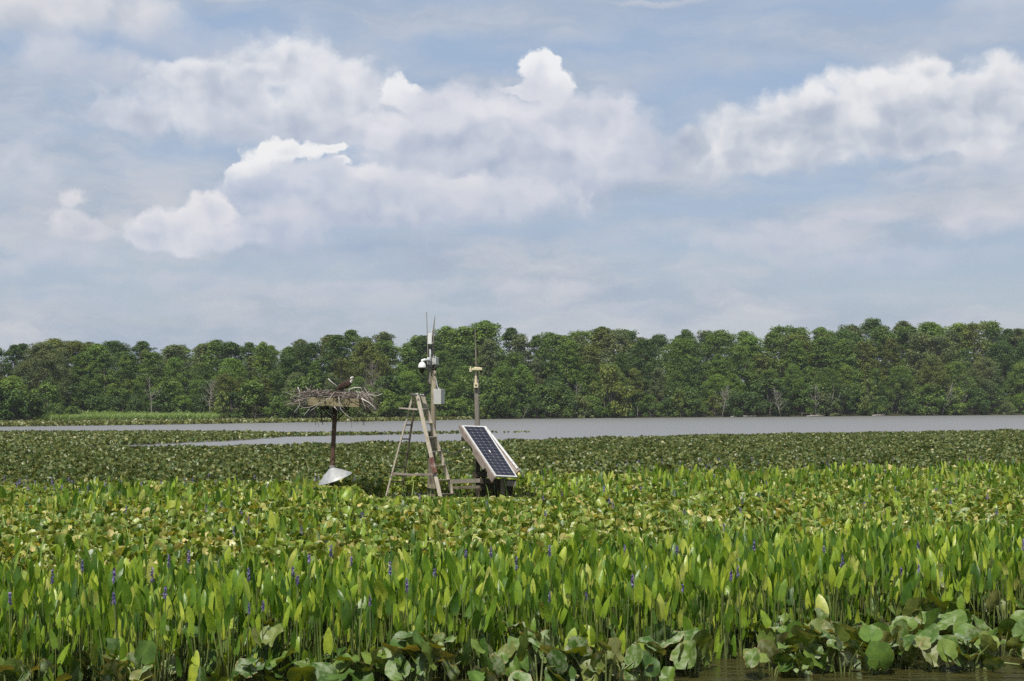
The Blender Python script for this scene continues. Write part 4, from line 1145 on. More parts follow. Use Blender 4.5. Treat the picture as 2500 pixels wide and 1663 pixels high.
m.build('brace', MT['dark_wood'], np_)
# baffle: tilted sheet-metal cone
cpt = P(818, 1168.5, NY)
axis = Vector((-0.31, -0.13, 0.94)).normalized()
bf = MB()
bf.lathe([(.047, .245), (.07, .228), (.22, .128), (.30, .066), (.384, 0.0), (.386, -.006), (.378, -.004), (.2, .13), (.05, .22)], cpt, axis, 40)
bo = bf.build('baffle', MT['galv'], np_, smooth=True)
m = MB(); s0 = cpt + axis * .25
m.lathe([(.058, -.01), (.062, .0), (.062, .035), (.056, .04)], P(811.4, 1141, NY), (0, 0, 1), 18)
m.beam(P(806, 1141, NY - .06), P(817, 1149, NY - .07), (0, 0, 1), .03, .03)
m.build('clamp', MT['brass'], np_)
# nest
ctr = bp(wid / 2 + .01, DEP / 2, hb)
nest = thing('stick_nest', 'wide untidy osprey nest of bleached sticks spilling over the wooden box', 'nest', tuple(ctr))
def curved(m, p, d, ln, r, bend=0.1, n=4, g=random, ld=None):
    d = Vector(d).normalized(); sdv = Vector((g.uniform(-1, 1), g.uniform(-1, 1), g.uniform(-1, 1))) * bend * ln
    pts = []
    for i in range(n):
        s = i / (n - 1); pts.append(p + d * ln * (s - .5) + sdv * (4 * s * (1 - s)) + Vector((g.uniform(-1, 1), g.uniform(-1, 1), g.uniform(-1, 1))) * .008)
    m.tube(pts, [r, r * .9, r * .75, r * .4][:n], 4, ld=(g.random() ** 1.0 if g.random() > .3 else g.random() * .2) if ld is None else ld)
g = random.Random(5)
m = MB()
for i in range(560):
    a = g.uniform(0, 6.28); rr = math.sqrt(g.uniform(.02, 1)) * .80
    lvl = g.random()
    rr *= (0.66 + .32 * lvl)
    if math.cos(a) > .3: rr *= 1.04
    p = ctr + ux * (math.cos(a) * rr) + uy * (math.sin(a) * rr * .85) + Vector((0, 0, -.01 + lvl * (.11 + .05 * abs(math.cos(a))) - .03 * abs(rr)))
    tang = Vector((-math.sin(a), math.cos(a), 0)); d = tang * g.uniform(.2, 1) + Vector((g.uniform(-1, 1), g.uniform(-1, 1), 0)) * .8 + Vector((0, 0, g.uniform(-.22, .22)))
    curved(m, p, d, g.uniform(.2, .6), g.uniform(.004, .010), .10, g=g)
for i in range(85):   # right side spills down
    p = ctr + ux * g.uniform(.52, .84) + uy * g.uniform(-.6, .3) + Vector((0, 0, g.uniform(-.22, .12)))
    d = Vector((g.uniform(.2, 1), g.uniform(-.6, .3), g.uniform(-1.1, .35)))
    curved(m, p, d, g.uniform(.2, .5), g.uniform(.004, .008), .12, g=g)
for i in range(42):    # left tuft
    p = ctr + ux * g.uniform(-.95, -.6) + uy * g.uniform(-.6, .3) + Vector((0, 0, g.uniform(-.16, .10)))
    d = Vector((-1, g.uniform(-.6, .3), g.uniform(-.7, .45)))
    curved(m, p, d, g.uniform(.2, .5), g.uniform(.004, .008), .12, g=g)
m.build('stick_pile', MT['stick'], nest)
m = MB()
for i in range(50):    # twigs hanging below
    p = ctr + ux * g.uniform(-.5, .75) + uy * g.uniform(-.5, .3) + Vector((0, 0, g.uniform(-.42, -.2)))
    curved(m, p, (g.uniform(-.4, .4), g.uniform(-.3, .3), -1), g.uniform(.2, .42), g.uniform(.003, .007), .15, g=g, ld=g.uniform(0, .25))
m.build('hanging_twigs', MT['stick'], nest)
def zp(x, y): return 680 + x / 4.613, 880 + y / 4.613
LONG = [([(560, 208), (600, 245), (662, 292)], .012, .95, .1), ([(215, 300), (238, 350), (240, 405), (232, 440)], .011, .9, -.3), ([(70, 505), (150, 480), (230, 445), (330, 420)], .010, .7, -.5),
        ([(930, 430), (1010, 470), (1100, 550)], .014, .95, -.75), ([(1080, 410), (1175, 375)], .010, .8, -.3), ([(990, 490), (1040, 530), (1088, 570)], .007, .8, -.7), ([(940, 440), (965, 500), (985, 560)], .007, .8, -.75),
        ([(680, 410), (682, 470), (700, 550), (760, 615), (835, 660)], .009, .85, -.7), ([(685, 470), (715, 520), (745, 545)], .006, .75, -.72), ([(625, 520), (670, 570)], .012, .85, -.72),
        ([(575, 420), (500, 465), (430, 500), (350, 530), (270, 535), (240, 500), (228, 440)], .008, .7, -.72), ([(400, 555), (425, 650), (455, 745)], .006, .7, -.3), ([(405, 560), (412, 650), (415, 730)], .008, .1, -.2),
        ([(480, 530), (482, 640), (500, 725)], .011, .05, -.2), ([(470, 530), (485, 600), (480, 700)], .009, .05, -.1), ([(510, 530), (560, 580), (615, 605)], .010, .03, -.1),
        ([(715, 570), (730, 620), (750, 660)], .005, .6, -.3), ([(175, 585), (215, 540), (240, 495)], .008, .85, -.5), ([(285, 620), (320, 580), (350, 545)], .008, .8, -.6), ([(790, 330), (850, 308), (925, 305), (945, 345)], .012, .95, -.3),
        ([(145, 318), (210, 330), (290, 345)], .006, .5, 0), ([(305, 300), (340, 330), (380, 350)], .008, .75, -.3), ([(950, 690), (968, 732)], .007, .1, -.3), ([(820, 680), (822, 760)], .004, .5, -.1), ([(365, 565), (435, 515)], .008, .85, -.7),
        ([(655, 520), (680, 600), (672, 650), (690, 690)], .008, .15, -.1), ([(1020, 345), (1010, 360), (940, 400)], .008, .8, -.4), ([(860, 580), (910, 560)], .006, .7, -.4)]
for pts_, r, ld, dy in LONG:
    m = MB()
    m.tube([P(*zp(*q), NY + dy + .1 * (i % 2) * .3) for i, q in enumerate(pts_)], [r * (1 - .45 * i / len(pts_)) for i in range(len(pts_))], 5, ld=ld)
    m.build('long_stick', MT['stick'], nest, smooth=True)
# osprey
def loft(secs, n=14):
    """secs: (center, radius_side, radius_up, direction)"""
    m = MB(); vs = []; k = len(secs)
    for i, (c, rs, ru) in enumerate(secs):
        c = Vector(c); d = (Vector(secs[min(i + 1, k - 1)][0]) - Vector(secs[max(i - 1, 0)][0])).normalized()
        sd_ = Vector((0, 1, 0)); up = sd_.cross(d).normalized() * -1
        for j in range(n):
            a = 2 * math.pi * j / n
            vs.append(c + sd_ * math.cos(a) * rs + up * math.sin(a) * ru)
    fs = [(i * n + j, i * n + (j + 1) % n, (i + 1) * n + (j + 1) % n, (i + 1) * n + j) for i in range(k - 1) for j in range(n)]
    fs += [tuple(range(n - 1, -1, -1)), tuple((k - 1) * n + j for j in range(n))]
    return vs, fs
OY = NY - .02
def o_(x, y, dy=0): return P(*zp(x, y), OY + dy)
BK = 1.0
secs = [(o_(640, 338), .022, .010), (o_(664, 325), .045, .030), (o_(692, 305), .062, .055), (o_(722, 290), .080, .074), (o_(755, 274), .092, .084), (o_(784, 257), .090, .080), (o_(804, 240), .072, .062),
        (o_(815, 224), .050, .044), (o_(823, 210), .044, .038), (o_(828, 201), .042, .037), (o_(836, 196), .036, .029), (o_(844, 196), .022, .018), (o_(851, 200), .011, .010), (o_(856, 207), .003, .004)]
secs = [(c, a * BK, b * BK) for c, a, b in secs]
osp = thing('osprey', 'brown osprey with white head and throat, standing in the nest facing right', 'bird', tuple(o_(740, 345)))
vs, fs = loft(secs, 16)
m = MB(); m.add(vs, fs)
n = 16
for fi, f in enumerate(m.f):
    c = sum((m.v[i] for i in f), Vector()) / len(f)
    ring = min(fi // n, len(secs) - 2)
    if fi >= (len(secs) - 1) * n: ring = 0 if fi == (len(secs) - 1) * n else len(secs) - 2
    j = fi % n
    mi = 0
    top_half = math.sin(2 * math.pi * (j + .5) / n)
    if ring >= 11: mi = 2
    elif ring >= 8: mi = 1
    elif ring >= 6: mi = 1 if (top_half < -.1) else 0
    elif ring in (4, 5): mi = 0
    if 8 <= ring <= 10 and abs(top_half) < .35: mi = 0       # dark eye stripe
    m.mi[fi] = mi
# legs and toes joined to the body
for dy in (-.035, .035):
    hip = o_(742, 315, dy); kn = o_(744, 332, dy); ft = o_(740, 347, dy)
    m.tube([hip, kn, ft], [.024, .014, .008], 6, 1)
    for tx in (-14, -6, 8, 12): m.tube([ft, ft + Vector((tx * .0028, (-.02 if dy < 0 else .02) * (1 if abs(tx) < 9 else -.3), -.012))], [.006, .003], 4, 2)
m.build('body', [MT['feather'], MT['feather_white'], MT['beak']], osp, smooth=True)
for dy in (-1, 1):
    w_ = [(o_(800, 238, dy * .066), .012, .036), (o_(785, 254, dy * .086), .014, .07), (o_(755, 274, dy * .092), .014, .078), (o_(722, 292, dy * .080), .012, .06), (o_(690, 308, dy * .058), .010, .036), (o_(655, 330, dy * .022), .005, .012), (o_(640, 338, dy * .012), .003, .004)]
    vs, fs = loft(w_, 10); m = MB(); m.add(vs, fs); m.build('wing', MT['feather'], osp, smooth=True)
for dy in (-1, 1):
    m = MB(); c = o_(836, 199, dy * .038); m.lathe([(.0005, .005), (.004, .003), (.0045, 0), (.004, -.003)], c, (0, dy, 0), 8); m.build('eye', MT['beak'], osp)

# ================================================================== STEP LADDER
def lz(x, y): return 920 + x / 5.225, 940 + y / 5.225
lad = thing('step_ladder', 'tall weathered wooden step ladder standing in the weeds beside the camera post', 'ladder', tuple(P(1020, 1230, 30.7)))
At, Ab = P(*lz(520, 140), 30.62), P(*lz(826, 1490), 30.2)
Bt, Bb = P(*lz(585, 140), 30.95), P(*lz(1000, 1490), 31.0)
Ct, Cb = P(*lz(462, 130), 30.85), P(*lz(112, 1440), 31.15)
Dt, Db = P(*lz(500, 150), 31.15), P(*lz(322, 1330), 31.95)
sdir = (Bb - Ab).normalized(); pdir = Vector((sdir.y, -sdir.x, 0)).normalized()
m = MB(); m.beam(At, Ab, pdir, .082, .030); m.build('front_rail', MT['ladder_wood'], lad, bevel=.003)
m = MB(); m.beam(Bt, Bb, pdir, .082, .030); m.build('front_rail', MT['ladder_wood'], lad, bevel=.003)
m = MB(); m.beam(Ct, Cb, pdir, .034, .034); m.build('rear_leg', MT['ladder_wood'], lad)
m = MB(); m.beam(Dt, Db, pdir, .034, .05); m.build('rear_leg', MT['ladder_dark'], lad)
def on(a, b, y):   # the point of line a-b at zoom row y
    best = min((abs((lambda d: 831.5 - FPX * (d.dot(u_)) / d.dot(f_))(a.lerp(b, s / 400) - CP) - (940 + y / 5.225)), s) for s in range(401))
    return a.lerp(b, best[1] / 400)
for y in (310, 492, 668, 852, 1032, 1215, 1392):
    a, b = on(At, Ab, y), on(Bt, Bb, y - 4)
    e = (b - a).normalized()
    m = MB(); m.beam(a + e * .014, b - e * .014, pdir, .085, .022); m.build('step', MT['ladder_wood'], lad)
for y in (510, 690, 872, 1050, 1228):
    a, b = on(Ct, Cb, y), on(Dt, Db, y)
    m = MB(); m.beam(a, b, (0, 0, 1), .030, .02); m.build('cross_bar', MT['ladder_dark'], lad)
m = MB(); m.beam(P(*lz(448, 122), 30.85), P(*lz(608, 132), 30.72), (0, 0, 1), .05, .16); m.build('top_cap', MT['steel'], lad, bevel=.006)
m = MB(); a = P(*lz(283, 293), 30.8); b = P(*lz(400, 303), 30.85); c = P(*lz(530, 312), 30.75)
m.beam(a, b, (0, 0, 1), .030, .09); m.beam(b, c, (0, 0, 1), .032, .09); m.build('paint_shelf', MT['ladder_wood'], lad)
m = MB(); p1_ = P(*lz(192, 1128), 31.0); p2_ = P(*lz(440, 1144), 30.7); p3_ = P(*lz(775, 1136), 30.25)
m.beam(p1_, p2_, (0, 0, 1), .042, .02); m.beam(p2_, p3_, (0, 0, 1), .042, .02); m.build('spreader_board', MT['rail_wood'], lad)
m = MB(); m.beam(P(*lz(688, 925), 30.30), P(*lz(745, 1120), 30.25), pdir, .10, .02); m.build('splint', MT['red_wood'], lad)
m = MB()
for (qx, qy) in ((500, 115), (520, 130), (560, 120), (590, 125), (515, 108)):
    m.lathe([(.0, -.03), (.012, -.03), (.012, -.02), (.0, -.018)], P(*lz(qx, qy), 30.5), (0, -1, 0), 8)
m.build('bolts', MT['white'], lad)

# ================================================================== CAMERA POST
def mz(x, y): return 930 + x / 6.03, 740 + y / 6.03
CY = 31.25
post = thing('camera_post', 'round timber post carrying a dome camera and grey boxes, behind the ladder', 'post', tuple(P(1056, 1235, CY)))
a = P(1055.5, 1225, CY); a.z = -.5
m = MB(); m.tube([a, P(1057, 1100, CY), P(1058, 1000, CY), P(*mz(778, 990), CY)], [.063, .060, .058, .056], 16); m.build('pole', MT['tan_wood'], post, smooth=True)
m = MB(); m.beam(P(*mz(782, 990), CY + .03), P(*mz(780, 820), CY + .03), (1, 0, 0), .085, .05); m.build('pole_extension', MT['dark_wood'], post)
m = MB(); m.beam(P(*mz(716, 1192), CY - .05), P(*mz(712, 975), CY - .05), (1, 0, 0), .052, .03); m.beam(P(*mz(697, 1192), CY - .02), P(*mz(690, 700), CY - .02), (1, 0, 0), .018, .02, 0, .022, .018)
m.beam(P(*mz(690, 700), CY - .02), P(*mz(672, 127), CY - .02), (1, 0, 0), .022, .018, 0, .013, .01); m.build('tall_lath', MT['grey_wood'], post)
m = MB(); m.beam(P(*mz(762, 800), CY + .04), P(*mz(772, 430), CY + .04), (1, 0, 0), .036, .02); m.beam(P(*mz(772, 430), CY + .04), P(*mz(795, 190), CY + .04), (1, 0, 0), .036, .02, 0, .012, .01); m.build('pointed_stake', MT['grey_wood'], post)
m = MB(); m.beam(P(*mz(721, 452), CY - .1), P(*mz(718, 606), CY - .1), (1, .25, 0), .088, .03); m.build('antenna_panel', MT['white'], post, bevel=.008)
m = MB(); m.tube([P(*mz(741, 450), CY - .06), P(*mz(737, 380), CY - .06)], [.009, .007], 8); m.build('antenna_rod', MT['white'], post)
m = MB(); m.tube([P(*mz(726, 680), CY - .09), P(*mz(728, 975), CY - .09)], .019, 10); m.build('mast_pipe', MT['pipe_grey'], post, smooth=True)
m = MB(); m.beam(P(*mz(715, 800), CY - .05), P(*mz(715, 905), CY - .05), (1, .1, 0), .10, .02); m.build('mount_plate', MT['white'], post)
cam_t = thing('dome_camera', 'white dome security camera with black lower dome hanging left of the post', 'camera', tuple(P(*mz(606, 880), CY - .3)))
e0 = P(*mz(706, 842), CY - .08); e1 = P(*mz(640, 838), CY - .26); e2 = P(*mz(610, 845), CY - .30); e3 = P(*mz(607, 880), CY - .30)
m = MB(); m.tube([e0, e1, e2, e3], [.034, .030, .030, .028], 12); m.build('arm', MT['white'], cam_t, smooth=True)
cc_ = P(*mz(606, 955), CY - .30)
m = MB(); m.lathe([(.0, .128), (.03, .125), (.055, .110), (.074, .078), (.085, .03), (.088, .0), (.082, -.002)], cc_, (0, 0, 1), 28); hsg = m.build('housing', MT['white'], cam_t, smooth=True)
m = MB(); m.lathe([(.084, -.001), (.082, -.012), (.066, -.016), (.064, -.045), (.055, -.085), (.035, -.112), (.012, -.123), (.0, -.124)], cc_, (0, 0, 1), 28); m.build('lens_dome', MT['dome'], hsg, smooth=True)
def encl(x0, x1, x2, y0, y1, yd, name, label, off):
    """box with a wide face x0..x1 and a narrow face x1..x2 (mast zoom pixels)"""
    rt = thing(name, label, 'electrical box', tuple(P(*mz((x0 + x2) / 2, y1), yd)), 'grey boxes on the camera post')
    A = P(*mz(x1, (y0 + y1) / 2), yd); ht = (y1 - y0) / 6.03 / FPX * yd
    wl = (x1 - x0) / 6.03 / FPX * yd; wr = (x2 - x1) / 6.03 / FPX * yd
    dl = Vector((-math.cos(.35), math.sin(.35), 0)); drr = Vector((math.sin(.35), math.cos(.35), 0)).normalized()
    L1 = wl / math.cos(.35); L2 = min(.22, wr / math.sin(.35))
    c = A + dl * L1 / 2 + drr * L2 / 2
    m = MB(); m.beam(c - Vector((0, 0, ht / 2)), c + Vector((0, 0, ht / 2)), dl, L1, L2); m.build('body', MT['box_grey'], rt, bevel=.006)
    m = MB(); c2 = A + dl * L1 / 2 - drr * .009
    m.beam(c2 - Vector((0, 0, ht / 2 + .004)), c2 + Vector((0, 0, ht / 2 + .004)), dl, L1 + .008, .016); m.build('lid', MT['box_grey'], rt, bevel=.004)
    m = MB(); c3 = A + dl * L1 * .5 + drr * .06 + Vector((0, 0, ht / 2)); m.tube([c3, c3 + Vector((0, 0, .03))], .018, 8); m.build('gland', MT['white'], rt)
encl(744, 812, 846, 798, 908, CY - .09, 'junction_box', 'small grey electrical box at the top of the camera post', 0)
encl(776, 886, 934, 1266, 1486, CY - .10, 'battery_box', 'larger grey electrical box lower on the camera post, above the ladder', 0)
cb_t = thing('cable_bundle', 'black and grey cables looped around the upper camera post', 'cable', tuple(P(*mz(740, 700), CY)))
m = MB()
for pts_ in ([(718, 608), (730, 660), (748, 730), (760, 760)], [(752, 735), (775, 750), (795, 795)], [(690, 850), (730, 862), (775, 885), (808, 905)], [(750, 908), (760, 960), (790, 980), (800, 920)], [(745, 915), (752, 985), (775, 1000), (790, 940)],
             [(730, 980), (760, 1030), (795, 1075)], [(735, 985), (742, 1040), (765, 1080)], [(735, 760), (738, 860), (737, 980)], [(800, 910), (812, 960), (805, 1000)]):
    m.tube([P(*mz(*q), CY - .11) for q in pts_], .006, 5)
m.tube([P(*mz(748, 745), CY - .1), P(*mz(756, 760), CY - .1)], .02, 8)
m.build('black_cables', MT['black'], cb_t, smooth=True)
m = MB(); m.tube([P(*mz(808, 1110), CY - .08), P(*mz(822, 1180), CY - .09), P(*mz(836, 1250), CY - .1)], .011, 6); m.tube([P(*mz(770, 755), CY - .1), P(*mz(785, 797), CY - .1)], .010, 6); m.build('grey_conduit', MT['pipe_grey'], cb_t)
# cladding and cross beam at the foot of the post
fb = thing('post_footing', 'dark boards and short beam clamped around the foot of the camera post', 'footing', tuple(P(1055, 1230, CY)))
m = MB()
for qx0, qx1 in ((672, 650), (705, 690), (735, 728)):
    b0 = P(*lz(qx1, 1330), CY - .12); b0.z = -.3
    m.beam(b0, P(*lz(qx0, 950), CY - .12), (1, 0, 0), .055, .03)
m.build('boards', MT['ladder_dark'], fb)
m = MB(); m.beam(P(*lz(640, 1285), CY - .18), P(*lz(790, 1300), CY - .18), (0, 0, 1), .09, .05); m.build('cross_beam', MT['tan_wood'], fb)
m = MB()
m.beam(P(*lz(650, 600), CY + .1), P(*lz(690, 1000), CY + .1), (1, 0, 0), .1, .04); m.build('dark_brace', MT['dark_wood'], fb)

# ================================================================== SOLAR PANELS ON A TIMBER STAND
def sz(x, y): return 1030 + x / 7.841, 1020 + y / 7.841
TL, TR, BL, BR = P(*sz(765, 145), 31.0), P(*sz(1205, 160), 31.35), P(*sz(1412, 1112), 29.95), P(*sz(1832, 1132), 30.32)
wv_ = (TR - TL).normalized(); lv_ = (BL - TL).normalized(); nv = wv_.cross(lv_).normalized()
if nv.z < 0: nv = -nv
pan = thing('solar_panel', 'dark gridded solar panel in a white frame, tilted toward the camera', 'solar panel', tuple(BL), 'solar panels on the timber stand')
def quad_slab(m, p, th, mi=0):
    vs = [Vector(q) for q in p] + [Vector(q) - nv * th for q in p]
    m.add(vs, [(0, 1, 2, 3), (7, 6, 5, 4), (0, 4, 5, 1), (1, 5, 6, 2), (2, 6, 7, 3), (3, 7, 4, 0)], mi)
def bil_(u, v): return TL.lerp(TR, u).lerp(BL.lerp(BR, u), v)
fu, fv = .058, .018
m = MB()
me = bpy.data.meshes.new('cell_glass')
cs = [bil_(fu, fv), bil_(1 - fu, fv), bil_(1 - fu, 1 - fv), bil_(fu, 1 - fv)]
me.from_pydata([tuple(c - Vector(pan.location) - nv * .003) for c in cs], [], [(0, 1, 2, 3)])
uvl = me.uv_layers.new(name='UVMap')
for i, c in enumerate([(0, 1), (1, 1), (1, 0), (0, 0)]): uvl.data[i].uv = c
me.materials.append(MT['cells']); link('cell_glass', me, pan)
m = MB()
for p in ([bil_(0, 0), bil_(1, 0), bil_(1, fv), bil_(0, fv)], [bil_(0, 1 - fv), bil_(1, 1 - fv), bil_(1, 1), bil_(0, 1)], [bil_(0, fv), bil_(fu, fv), bil_(fu, 1 - fv), bil_(0, 1 - fv)], [bil_(1 - fu, fv), bil_(1, fv), bil_(1, 1 - fv), bil_(1 - fu, 1 - fv)]):
    quad_slab(m, p, .038)
m.build('frame', MT['alu'], pan)
m = MB(); quad_slab(m, [bil_(fu, fv) - nv * .008, bil_(1 - fu, fv) - nv * .008, bil_(1 - fu, 1 - fv) - nv * .008, bil_(fu, 1 - fv) - nv * .008], .01); m.build('back_sheet', MT['white'], pan)
# board along the left side with two steps cut in its lower edge
m = MB()
def side(v, drop): return bil_(-0.004, v) - nv * drop
prof = [(-.02, .045), (.10, .10), (.24, .10), (.27, .05), (.42, .06), (.46, .13), (.76, .14), (.79, .05), (.85, .06), (.88, .13), (1.02, .13)]
vs = []
for v, dr in prof: vs += [side(v, .012) - wv_ * .004, side(v, dr + .035) - wv_ * .004, side(v, .012) - wv_ * .034, side(v, dr + .035) - wv_ * .034]
fs = []
for i in range(len(prof) - 1):
    a = i * 4; b = a + 4
    fs += [(a, a + 1, b + 1, b), (a + 2, b + 2, b + 3, a + 3), (a, b, b + 2, a + 2), (a + 1, a + 3, b + 3, b + 1)]
fs += [(0, 2, 3, 1), (len(vs) - 4, len(vs) - 3, len(vs) - 1, len(vs) - 2)]
m.add(vs, fs); sb_ = m.build('side_board', MT['rail_wood'], pan)
m = MB()
for v in (.12, .2, .46, .62, .88, .97): m.lathe([(.0, .004), (.009, .003), (.009, -.004)], bil_(.012, v) - nv * .02 - wv_ * .012, -wv_, 8)
m.build('screws', MT['steel'], sb_)
# second panel, seen edge-on behind
T2, B2 = P(*sz(1212, 168), 31.42), P(*sz(1938, 1112), 30.25)
l2 = (B2 - T2).normalized()
vd = ((T2 + B2) / 2 - CP).normalized(); PW = .33; B2_ = B2
w2 = (vd - l2 * vd.dot(l2)).normalized(); w2 = (w2 + Vector((.03, 0, .0))).normalized(); w2 = (w2 - l2 * w2.dot(l2)).normalized()
csh = -vd.dot(l2) / math.sqrt(max(.05, 1 - vd.dot(l2) ** 2)); B2 = B2 - l2 * csh * PW * .9
n2 = l2.cross(w2).normalized()
if n2.z < 0: n2 = -n2
pan2 = thing('solar_panel', 'second solar panel seen edge on behind the gridded one, white frame edge', 'solar panel', tuple(B2), 'solar panels on the timber stand')
m = MB()
m.beam(T2, B2, n2, .036, .03); m.beam(T2 + w2 * PW, B2 + w2 * PW, n2, .036, .03)
m.beam(T2 + w2 * .016 + l2 * .016, T2 + w2 * (PW - .016) + l2 * .016, n2, .036, .03); m.beam(B2 + w2 * .016 - l2 * .016, B2 + w2 * (PW - .016) - l2 * .016, n2, .036, .03)
m.build('frame', MT['alu'], pan2)
m = MB(); ln2 = (B2 - T2).length
me = bpy.data.meshes.new('cell_glass')
cs = [T2 + w2 * .02, T2 + w2 * (PW - .02), B2 + w2 * (PW - .02), B2 + w2 * .02]
me.from_pydata([tuple(c - Vector(pan2.location) + n2 * .012) for c in cs], [], [(0, 1, 2, 3)])
uvl = me.uv_layers.new(name='UVMap')
for i, c in enumerate([(0, 1), (1, 1), (1, 0), (0, 0)]): uvl.data[i].uv = c
me.materials.append(MT['cells']); link('cell_glass', me, pan2)
m = MB(); off = -n2 * .055 + w2 * .03
m.beam(T2 + off + l2 * .18, B2 + off + l2 * .06, n2, .07, .035, 0, .13); m.build('side_board', MT['rail_wood'], pan2)
m = MB()
for s in (.08, .2, .85, .93): m.lathe([(.0, .004), (.009, .003), (.009, -.004)], T2.lerp(B2, s) - w2 * .016, -w2, 8)
m.build('screws', MT['steel'], pan2)
# timber stand
st = thing('timber_stand', 'dark timber stand of posts and beams holding up the solar panels', 'stand', tuple(P(1180, 1200, 30.6)))
def postb(x, y0, Yd, w, d_, mk, nm='post'):
    b = P(*sz(x, 1300), Yd); b.z = -.5
    m = MB(); tp_ = P(*sz(x, y0), Yd); m.beam(b, Vector((tp_.x, tp_.y, tp_.z)), (1, 0, 0), w, d_); m.build(nm, MT[mk], st)
postb(1075, 640, 31.15, .085, .085, 'dark_wood')
postb(1545, 1180, 30.4, .09, .09, 'ladder_dark')
postb(1180, 900, 31.2, .09, .09, 'dark_wood')
postb(1700, 1210, 31.0, .09, .09, 'dark_wood')
m = MB(); m.beam(P(*sz(555, 1222), 30.85), P(*sz(1130, 1200), 30.62), (0, 0, 1), .085, .045); m.build('beam', MT['grey_wood'], st)
m = MB(); m.beam(P(*sz(1120, 1205), 30.60), P(*sz(1800, 1235), 30.45), (0, 0, 1), .11, .045); m.build('beam', MT['dark_wood'], st)
m = MB(); m.beam(P(*sz(600, 1340), 31.0), P(*sz(1230, 1320), 30.9), (0, 0, 1), .06, .045); m.build('beam', MT['ladder_dark'], st)
m = MB(); m.beam(P(*sz(1110, 1300), 30.9), P(*sz(1740, 1330), 30.8), (0, 0, 1), .16, .05); m.build('lower_board', MT['dark_wood'], st)
postb(1400, 1200, 31.2, .09, .09, 'dark_wood')
m = MB(); m.beam(P(*sz(1620, 1255), 30.35), P(*sz(1805, 1262), 30.35), (0, 0, 1), .11, .05); m.build('end_block', MT['grey_wood'], st)
m = MB(); m.beam(P(*sz(760, 400), 31.25), P(*sz(1330, 470), 31.5), (0, 0, 1), .09, .05); m.build('upper_rail', MT['dark_wood'], st)
m = MB(); m.beam(P(*sz(1000, 1085), 31.1), P(*sz(1240, 1085), 31.0), (0, 0, 1), .11, .2); m.build('battery_shelf', MT['dark_wood'], st)
m = MB(); m.beam(P(*sz(1065, 690), 31.2), P(*sz(1600, 1150), 30.9), nv, .07, .05); m.build('rafter', MT['dark_wood'], st)
m = MB(); m.beam(P(*sz(1172, 950), 30.75), P(*sz(1172, 1000), 30.75), (1, 0, 0), .075, .06); m.build('control_box', MT['pipe_grey'], st)
m = MB(); m.tube([P(*sz(*q), 30.8) for q in ((360, 615), (430, 655), (540, 692), (640, 682), (740, 640), (830, 575), (925, 530))], .012, 7)
m.tube([P(*sz(*q), 30.8) for q in ((360, 600), (450, 650), (560, 690), (660, 680), (760, 630))], .008, 6)
m.tube([P(*sz(*q), 30.72) for q in ((925, 530), (945, 600), (985, 680), (1060, 760), (1120, 860), (1135, 960), (1180, 1008), (1215, 990))], .009, 6)
cb2 = thing('panel_cable', 'black cable sagging from the ladder side to the solar panel', 'cable', tuple(P(*sz(640, 682), 30.8)))
m.build('cable', MT['black'], cb2, smooth=True)
m = MB()
for q in ((925, 528), (803, 578)):
    c = P(*sz(*q), 30.75); m.tube([c - Vector((.02, 0, .008)), c + Vector((.02, 0, .008))], .014, 8)
m.build('connector', MT['brass'], cb2)
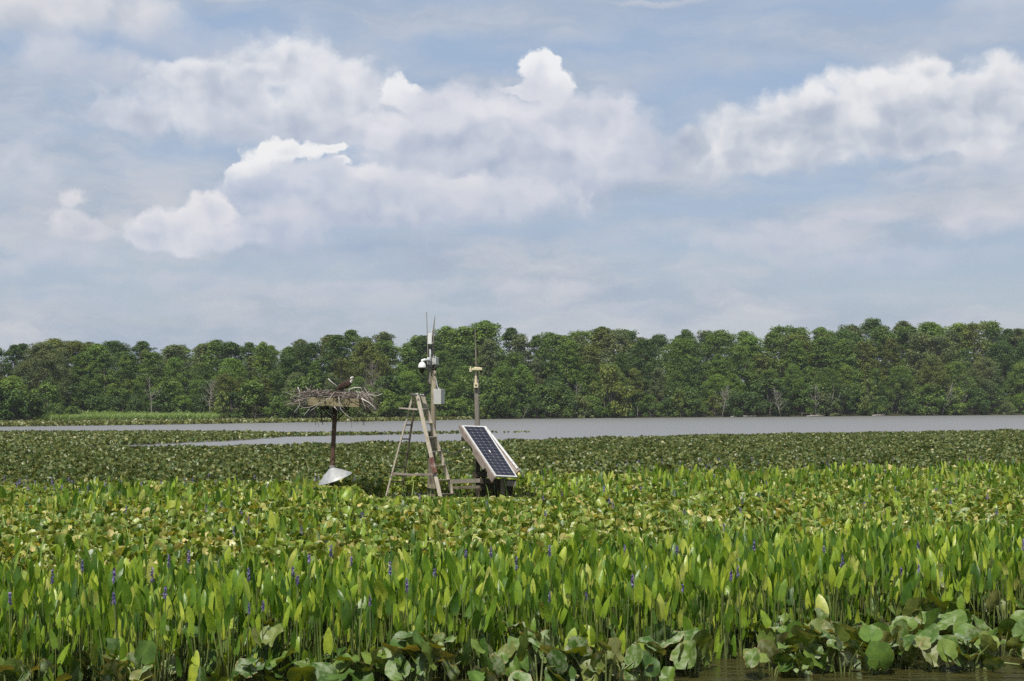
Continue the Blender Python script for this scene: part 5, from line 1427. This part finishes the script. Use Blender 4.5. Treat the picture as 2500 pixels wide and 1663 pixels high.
# weather mast
def wz(x, y): return 1060 + x / 3.733, 800 + y / 3.733
WY = 31.45
wm = thing('weather_mast', 'round grey wooden pole with a thin rod on top, behind the solar panel', 'mast', tuple(P(1166, 1200, WY)))
a = P(1167.5, 1200, WY); a.z = -.5
m = MB(); m.tube([a, P(*wz(394, 893), WY), P(*wz(388, 640), WY), P(*wz(381, 398), WY)], [.058, .056, .056, .054], 14); m.build('pole', MT['grey_wood'], wm, smooth=True)
m = MB(); m.tube([P(*wz(384, 358), WY - .02), P(*wz(378, 180), WY - .02), P(*wz(372, 2), WY - .02)], [.018, .014, .007], 8); m.build('rod', MT['grey_wood'], wm)
ws = thing('weather_station', 'small yellowed weather station with wind cups on top of the mast', 'weather station', tuple(P(*wz(380, 400), WY - .08)))
m = MB(); y_ = WY - .09
m.beam(P(*wz(352, 377), y_), P(*wz(438, 377), y_), (0, 0, 1), .055, .12); m.beam(P(*wz(322, 384), y_), P(*wz(356, 378), y_), (0, 0, 1), .05, .07)
m.lathe([(.035, -.03), (.034, .02), (.018, .05), (.014, .085), (.0, .09)], P(*wz(333, 390), y_), (0, 0, 1), 14)
m.beam(P(*wz(366, 368), y_), P(*wz(420, 372), y_), (0, 0, 1), .05, .10); m.build('housing', MT['cream'], ws, bevel=.006)
m = MB(); m.beam(P(*wz(379, 400), y_ + .02), P(*wz(379, 505), y_ + .02), (1, 0, 0), .042, .02); m.build('bracket', MT['cream'], ws)
m = MB(); m.beam(P(*wz(381, 506), y_ - .0), P(*wz(381, 549), y_ - .0), (1, 0, 0), .096, .07); m.build('transmitter_box', MT['cream'], ws, bevel=.006)
m = MB(); m.lathe([(.0, .01), (.018, .008), (.018, -.004)], P(*wz(381, 524), y_ - .037), (0, -1, 0), 10)
m.beam(P(*wz(427, 392), y_), P(*wz(427, 415), y_), (1, 0, 0), .05, .05); m.build('sensor', MT['black'], ws)
m = MB(); c = P(*wz(333, 338), y_)
for k in range(3):
    a = k * 2.094 + .5; e = c + Vector((math.cos(a) * .07, math.sin(a) * .07, 0)); m.tube([c, e], .004, 4); m.lathe([(.0, .018), (.016, .010), (.022, -.008), (.018, -.01)], e, (-math.sin(a), math.cos(a), 0), 8)
m.tube([c, P(*wz(333, 350), y_)], .006, 5); m.build('wind_cups', MT['black'], ws)
m = MB(); c = P(*wz(395, 352), y_ - .03); m.beam(c - Vector((.05, 0, 0)), c + Vector((.16, .05, 0)), (0, 0, 1), .022, .006); m.build('wind_vane', MT['black'], ws)
print('objects', len(bpy.data.objects))
